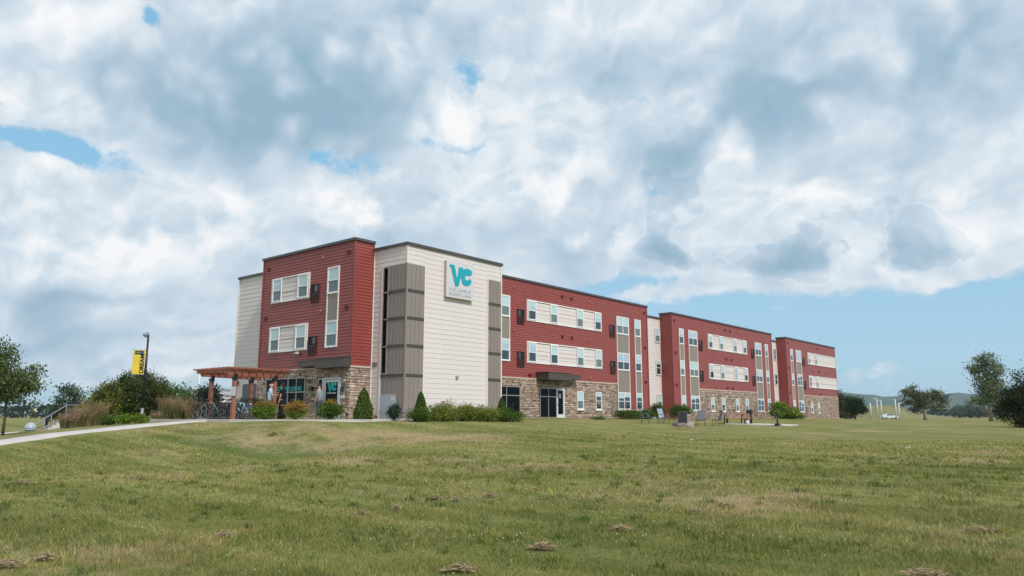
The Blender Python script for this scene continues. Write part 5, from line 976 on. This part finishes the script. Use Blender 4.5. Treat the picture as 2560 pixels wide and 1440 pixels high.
TB = wood('table_board', (.42, .17, .09), 0); mb = MB(); [mb.box(-1.0, 1.0, y_-.065, y_+.065, .70, .76) for y_ in (-.28, -.14, 0, .14, .28)]; mb.build('tabletop', TB, pt)
for s_ in (-1, 1): mb = MB(); [mb.box(-1.0, 1.0, s_*.68+y_-.06, s_*.68+y_+.06, .41, .47) for y_ in (-.065, .065)]; mb.build('bench_seat', TB, pt)
for s_ in (-.62, .62):
    mb = MB(); mb.bar((s_, -.55, 0), (s_, -.25, .72), .07, .07); mb.bar((s_, .55, 0), (s_, .25, .72), .07, .07); mb.bar((s_, -.8, .4), (s_, .8, .4), .06, .06); mb.bar((s_, -.3, .7), (s_, .3, .7), .05, .05); mb.bar((s_-.12*(1 if s_ > 0 else -1)*-1, -.7, 0), (s_-.12*(1 if s_ > 0 else -1)*-1, -.68, .42), .07, .07); mb.build('leg_frame', BLACK, pt)
pad = [site(PX(1812), 55.3), site(PX(1880), 54.6), site(PX(1975), 54.), site(PX(1995), 55.6), site(PX(1830), 57)]
V = [(x_, y_, gz(x_, y_)+.06) for x_, y_ in pad]+[(x_, y_, gz(x_, y_)-.2) for x_, y_ in pad]; mb = MB(); mb.add(V, [(0, 1, 2, 3, 4), (9, 8, 7, 6, 5)]+[(i, (i+1) % 5, 5+(i+1) % 5, 5+i) for i in range(5)]); tag(mb.build('grill_pad', CONC), 'thin pale concrete pad under the grills', kind='structure')
xx, yy, zz = S3(PX(1874), 56, .05); gr = empty('smoker_grill', (xx, yy, zz), FW-math.pi/2, 'black barbecue with rounded lid right of the picnic table', 'barbecue')
mb = MB(); mb.lathe([(.0, -.2), (.15, -.2), (.17, -.18), (.17, .18), (.15, .2), (.0, .2)], (0, 0, .86), 16, 'X'); mb.build('firebox', mat('grill_enamel', (.008, .02, .022), .3, .5), gr); mb = MB(); mb.tube([(.1, -.1, .95), (.1, -.1, 1.06)], .03); mb.tube([(-.1, -.18, .93), (.1, -.18, .93)], .012); mb.build('lid_handle', BLACK, gr)
for a_, c_ in ((-.16, -.1), (.1, -.1), (.1, .12), (-.16, .12)): MB().tube([(a_, c_, .75), (a_*1.2, c_*1.3, 0)], .02, 6).build('leg', BLACK, gr)
MB().box(.02, .13, -.06, .05, .0, .72).build('post', BLACK, gr)
xx, yy, zz = S3(PX(1868), 55, .0); bk = empty('bucket', (xx, yy, zz), 0, 'small white bucket beneath the black barbecue', 'bucket'); mb = MB(); mb.lathe([(.0, 0), (.1, 0), (.12, .32), (.1, .32), (.085, .05), (.0, .05)], n=16); mb.build('pail', WHITEP, bk); MB().tube([(-.115, 0, .3), (-.09, 0, .4), (0, 0, .44), (.09, 0, .4), (.115, 0, .3)], .005, 5).build('handle', STEEL, bk)
xx, yy, zz = S3(PX(1943), 54, .05); pgr = empty('pedestal_grill', (xx, yy, zz), FW-math.pi/2, 'small black park grill on a single post at the pad', 'barbecue'); MB().tube([(0, 0, 0), (0, 0, .62)], .06).build('post', BLACK, pgr); MB().lathe([(.0, 0), (.22, 0), (.2, .1), (.07, .16), (0, .16)]).build('base', BLACK, pgr); mb = MB().box(-.09, .09, -.08, .08, .6, .74).box(-.05, .05, -.05, .05, .74, .79); mb.build('firebox', BLACK, pgr)
for px, py, lb in ((1734, 1100, 'crumpled white paper on the middle of the lawn'), (2278, 1120, 'flat white scrap on the right of the lawn')):
    bb = PX(px)*.985; dd = 30.
    for _ in range(8): x_, y_ = site(bb, dd); dd = (CAMZ-gz(x_, y_)-.03)*1937/(py-1040)
    x_, y_ = site(bb, dd); r = empty('paper_litter', (x_, y_, gz(x_, y_)), 0, lb, 'litter'); mb = MB(); V = []
    for i in range(6):
        for j in range(6): V.append(((i-2.5)*.03+random.uniform(-.01, .01), (j-2.5)*.03+random.uniform(-.01, .01), .03+random.uniform(0, .05)))
    mb.add(V, [(i*6+j, (i+1)*6+j, (i+1)*6+j+1, i*6+j+1) for i in range(5) for j in range(5)]); mb.build('sheet', WHITEP, r, fix=False)
x_, y_ = site(PX(685)*1.0, 31.8); dn = empty('yellow_flower_plant', (x_, y_, gz(x_, y_)), 0, 'small yellow green weed in flower on the bank before the patio', 'plant'); V, F, T = crown([(0, 0, .07, .22, .12, .08)], 30, 14, .035, G_YEL, .03); np_mesh('foliage', V, F, LEAF, dn, T); V, F, T = quads(RNG.normal(size=(24, 3))*np.array([.12, .06, .02])+np.array([0, 0, .15]), .04, tones(24, [(.6, .5, .03)])); np_mesh('petals', V, F, LEAF, dn, T)

# ------------------------------------------------------------------ left side: handrail, cover, posts
xx, yy, zz = S3(-.58, 44, 0.); hr = empty('stair_handrail', (xx, yy, 0), 0, 'grey metal handrail of steps going down at the left', 'handrail')
def L3(b, d, z): p = site(b, d); return (p[0]-xx, p[1]-yy, z)
ra = [L3(-.547, 46, .80), L3(-.584, 45, .78), L3(-.628, 40, -.42)]; rb = [L3(-.55, 44.5, .55), L3(-.566, 44, .55), L3(-.613, 39, -.48)]
for r_ in (ra, rb): MB().tube(r_, .03, 8).build('rail', STEEL, hr)
for a, t in ((ra, 0), (ra, .35), (ra, .7), (ra, 1.), (rb, 0), (rb, 1.)):
    p = Vector(a[0]).lerp(Vector(a[1]), t); MB().tube([p, (p.x, p.y, p.z-.95)], .024, 6).build('post', STEEL, hr)
for a, t in ((ra, .45), (rb, .5), (rb, .97)): p = Vector(a[1]).lerp(Vector(a[2]), t); MB().tube([p, (p.x, p.y, p.z-.6)], .024, 6).build('post', STEEL, hr)
st_ = empty('steps', (xx, yy, 0), 0, 'concrete steps under the grey handrail', 'steps'); mb = MB()
for i in range(7):
    t = i/6; c = Vector(L3(-.578-.03*t, 44.2-4.6*t, -.12-.12*i)); mb.hexa([c+Vector(q) for q in ((-.6, -.35, -.3), (.6, -.35, -.3), (.6, .35, -.3), (-.6, .35, -.3), (-.6, -.35, 0), (.6, -.35, 0), (.6, .35, 0), (-.6, .35, 0))])
mb.build('treads', CONC, st_)
xx2, yy2, zz2 = S3(-.6285, 36.5, 0.); cv = empty('utility_cover', (xx2, yy2, zz2), RT, 'pale grey domed utility cover by the path', 'utility cover'); UC = mat('cover_grey', (.36, .42, .48), .4, .5)
mb = MB(); mb.lathe([(.28, .09), (.26, .2), (.2, .32), (.1, .4), (.0, .42)], n=18); mb.lathe([(.3, .05), (.31, .09), (.28, .09)], n=18); mb.build('dome', UC, cv); MB().tube([(.02, -.28, .1), (.02, -.2, .32), (.02, 0, .43)], .012, 5).build('seam', STEEL, cv); MB().lathe([(.2, -.12), (.22, .06), (0, .06)], n=16).build('base_ring', CONC, cv)
x_, y_, z_ = S3(PX(119), 46, 0.); po = empty('marker_post', (x_, y_, z_-.1), 0, 'dark green post in the lawn beside the handrail', 'post'); MB().tube([(0, 0, 0), (0, 0, 1.65)], .07, 10).build('shaft', DGREEN, po); MB().lathe([(.09, 1.62), (.09, 1.68), (.0, 1.71)]).build('cap', BLACK, po); MB().tube([(-.13, 0, 0), (-.13, 0, .75)], .035, 6).build('conduit', STEEL, po)
def pole(b, d, H, label, banner=None, stop=False, w=.08, arm=0, g=None, name='pole'):
    x_, y_, z_ = S3(b, d, 0.); r = empty(name, (x_, y_, z_), RT, label, 'pole', g); MB().tube([(0, 0, 0), (0, 0, H)], w, 8).build('shaft', WHITEP, r)
    if arm: MB().box(min(0, arm), max(0, arm), -.08, .08, H, H+.12).build('lamp_head', WHITEP, r)
    else: MB().lathe([(w*1.1, H), (w*1.1, H+.05), (0, H+.08)], n=8).build('cap', STEEL, r)
    if banner: MB().box(-1.25, -.15, -.02, .02, H-2.1, H-.2).build('banner', YEL, r)
    if stop: mb = MB(); mb.lathe([(.0, -.02), (.62, -.02), (.62, .02), (0, .02)], (-.55, -.1, 1.7), 8, 'Y'); mb.build('sign_plate', mat('sign_red', (.5, .03, .03), .5), r)
g = 'distant white poles at the left'
pole(PX(62), 260, 4.6, 'distant white pole with a red sign at its foot', stop=True, w=.2, g=g); pole(PX(90), 260, 3.2, 'distant pole with yellow banner nearest the left edge', banner=True, w=.22, g=g); pole(PX(136), 260, 3.7, 'plain distant white pole left of the handrail', w=.2, arm=.9, g=g); pole(PX(157), 260, 3.9, 'distant pole with yellow banner above the handrail', banner=True, w=.22, g=g); pole(PX(111), 270, 4.9, 'tallest plain distant pole just left of the dark green post', w=.18, arm=-.8, g=g)
g = 'white posts in the field at the right'
for px, d, H, am, lb in ((2178, 122, 2.75, .0, 'leftmost and nearest white post at the right end of the residence'), (2195, 138, 3.85, -.6, 'second white post from the left, tall with a small arm'), (2205, 128, 3.3, -.4, 'third white post, left of the white car'), (2241, 128, 3.45, -.3, 'fourth white post, right of the white car'), (2249, 120, 2.65, .5, 'rightmost white post with a short arm')): pole(PX(px), d, H, lb, w=.085, arm=am, g=g, name='field_post')
def car(b, d, head, bodym, label):
    x_, y_, z_ = S3(b, d, 0.); r = empty('car', (x_, y_, z_), head, label, 'car')
    pr = [(-2.2, .35), (-2.25, .75), (-2.1, .95), (-1.5, 1.0), (-.95, 1.42), (.45, 1.44), (1.1, 1.0), (2.0, .86), (2.25, .65), (2.25, .35)]
    def prism(pts, w0, nm, m, par): k = len(pts); V = [(a, -w0, z) for a, z in pts]+[(a, w0, z) for a, z in pts]; q = MB(); q.add(V, [tuple(range(k)), tuple(reversed(range(k, 2*k)))]+[(i, (i+1) % k, k+(i+1) % k, k+i) for i in range(k)]); return q.build(nm, m, par)
    prism(pr, .86, 'body', bodym, r); prism([(-1.35, 1.0), (-.9, 1.36), (-.25, 1.38), (-.25, 1.0)], .875, 'side_window', GDARK, r); prism([(-.15, 1.0), (-.15, 1.38), (.4, 1.38), (.95, 1.0)], .875, 'side_window', GDARK, r)
    for a in (-1.4, 1.4):
        for s_ in (-.8, .8): w_ = MB().lathe([(.0, -.1), (.3, -.1), (.33, -.07), (.33, .07), (.3, .1), (0, .1)], (a, s_, .33), 16, 'Y').build('wheel', RUBBER, r); MB().lathe([(.0, -.11), (.18, -.11), (.18, .11), (0, .11)], (a, s_, .33), 12, 'Y').build('rim', STEEL, w_)
    for s_ in (-.6, .6): MB().box(2.22, 2.27, s_-.15, s_+.15, .62, .75).build('headlight', SIGNF, r)
car(PX(2223), 212, RT+.1, mat('car_white', (.62, .68, .72), .3, .5, coat=.5), 'pale silver car parked among the white posts'); car(PX(2107), 185, RT+.05, mat('car_dark', (.01, .015, .03), .3, .5, coat=.5), 'dark car showing past the far end of the residence')
car(PX(50), 268, RT, mat('car_dark_red', (.05, .01, .012), .3, .5, coat=.5), 'dark car beside the distant pole with the red sign')
def far_building(px0, px1, d, H, label, steps):
    b = PX((px0+px1)/2); x_, y_, z_ = S3(b, d, -.2); w = (px1-px0)/1909*d/2; r = empty('distant_building', (x_, y_, z_), RT, label, 'building', 'distant pale buildings at the left')
    for (a0, a1, h, dd) in steps: MB().box(-w+2*w*a0, -w+2*w*a1, dd, 12+dd, 0, h).build('wall', mat('far_wall', (.58, .56, .56), .7, var=.05), r); MB().box(-w+2*w*a0-.3, -w+2*w*a1+.3, dd-.3, 12.3+dd, h, h+.5).build('roof', mat('far_roof', (.36, .36, .40), .6), r)
    for k in range(4): MB().box(-w*.7+k*w*.45, -w*.7+k*w*.45+.9, -.05, .0, H*.45, H*.6).build('window', GDARK, r)
far_building(392, 484, 230, 8, 'distant white building between the broad tree and the white pole', [(.22, .9, 8.6, .6), (0, 1, 6.6, 0)]); far_building(520, 582, 230, 8, 'distant pale building seen between the pergola posts', [(0, .55, 8.7, .5), (.25, 1, 7.0, 0)])

# ------------------------------------------------------------------ air
hm = bpy.data.materials.new('haze_air'); hm.use_nodes = True; N = NT(hm.node_tree); N.n.remove(N.n['Principled BSDF']); pv = N.node('ShaderNodeVolumePrincipled'); pv.inputs['Color'].default_value = (.72, .88, 1., 1); pv.inputs['Density'].default_value = 1.25e-4; pv.inputs['Anisotropy'].default_value = .0
N.l.new(pv.outputs[0], N.n['Material Output'].inputs['Volume'])
mb = MB(); mb.box(-5200, 5200, -5200, 5200, -2.8, 115); hz_ = mb.build('haze', hm); tag(hz_, 'thin pale summer haze over the fields', kind='stuff')
scene.cycles.volume_bounces = 0
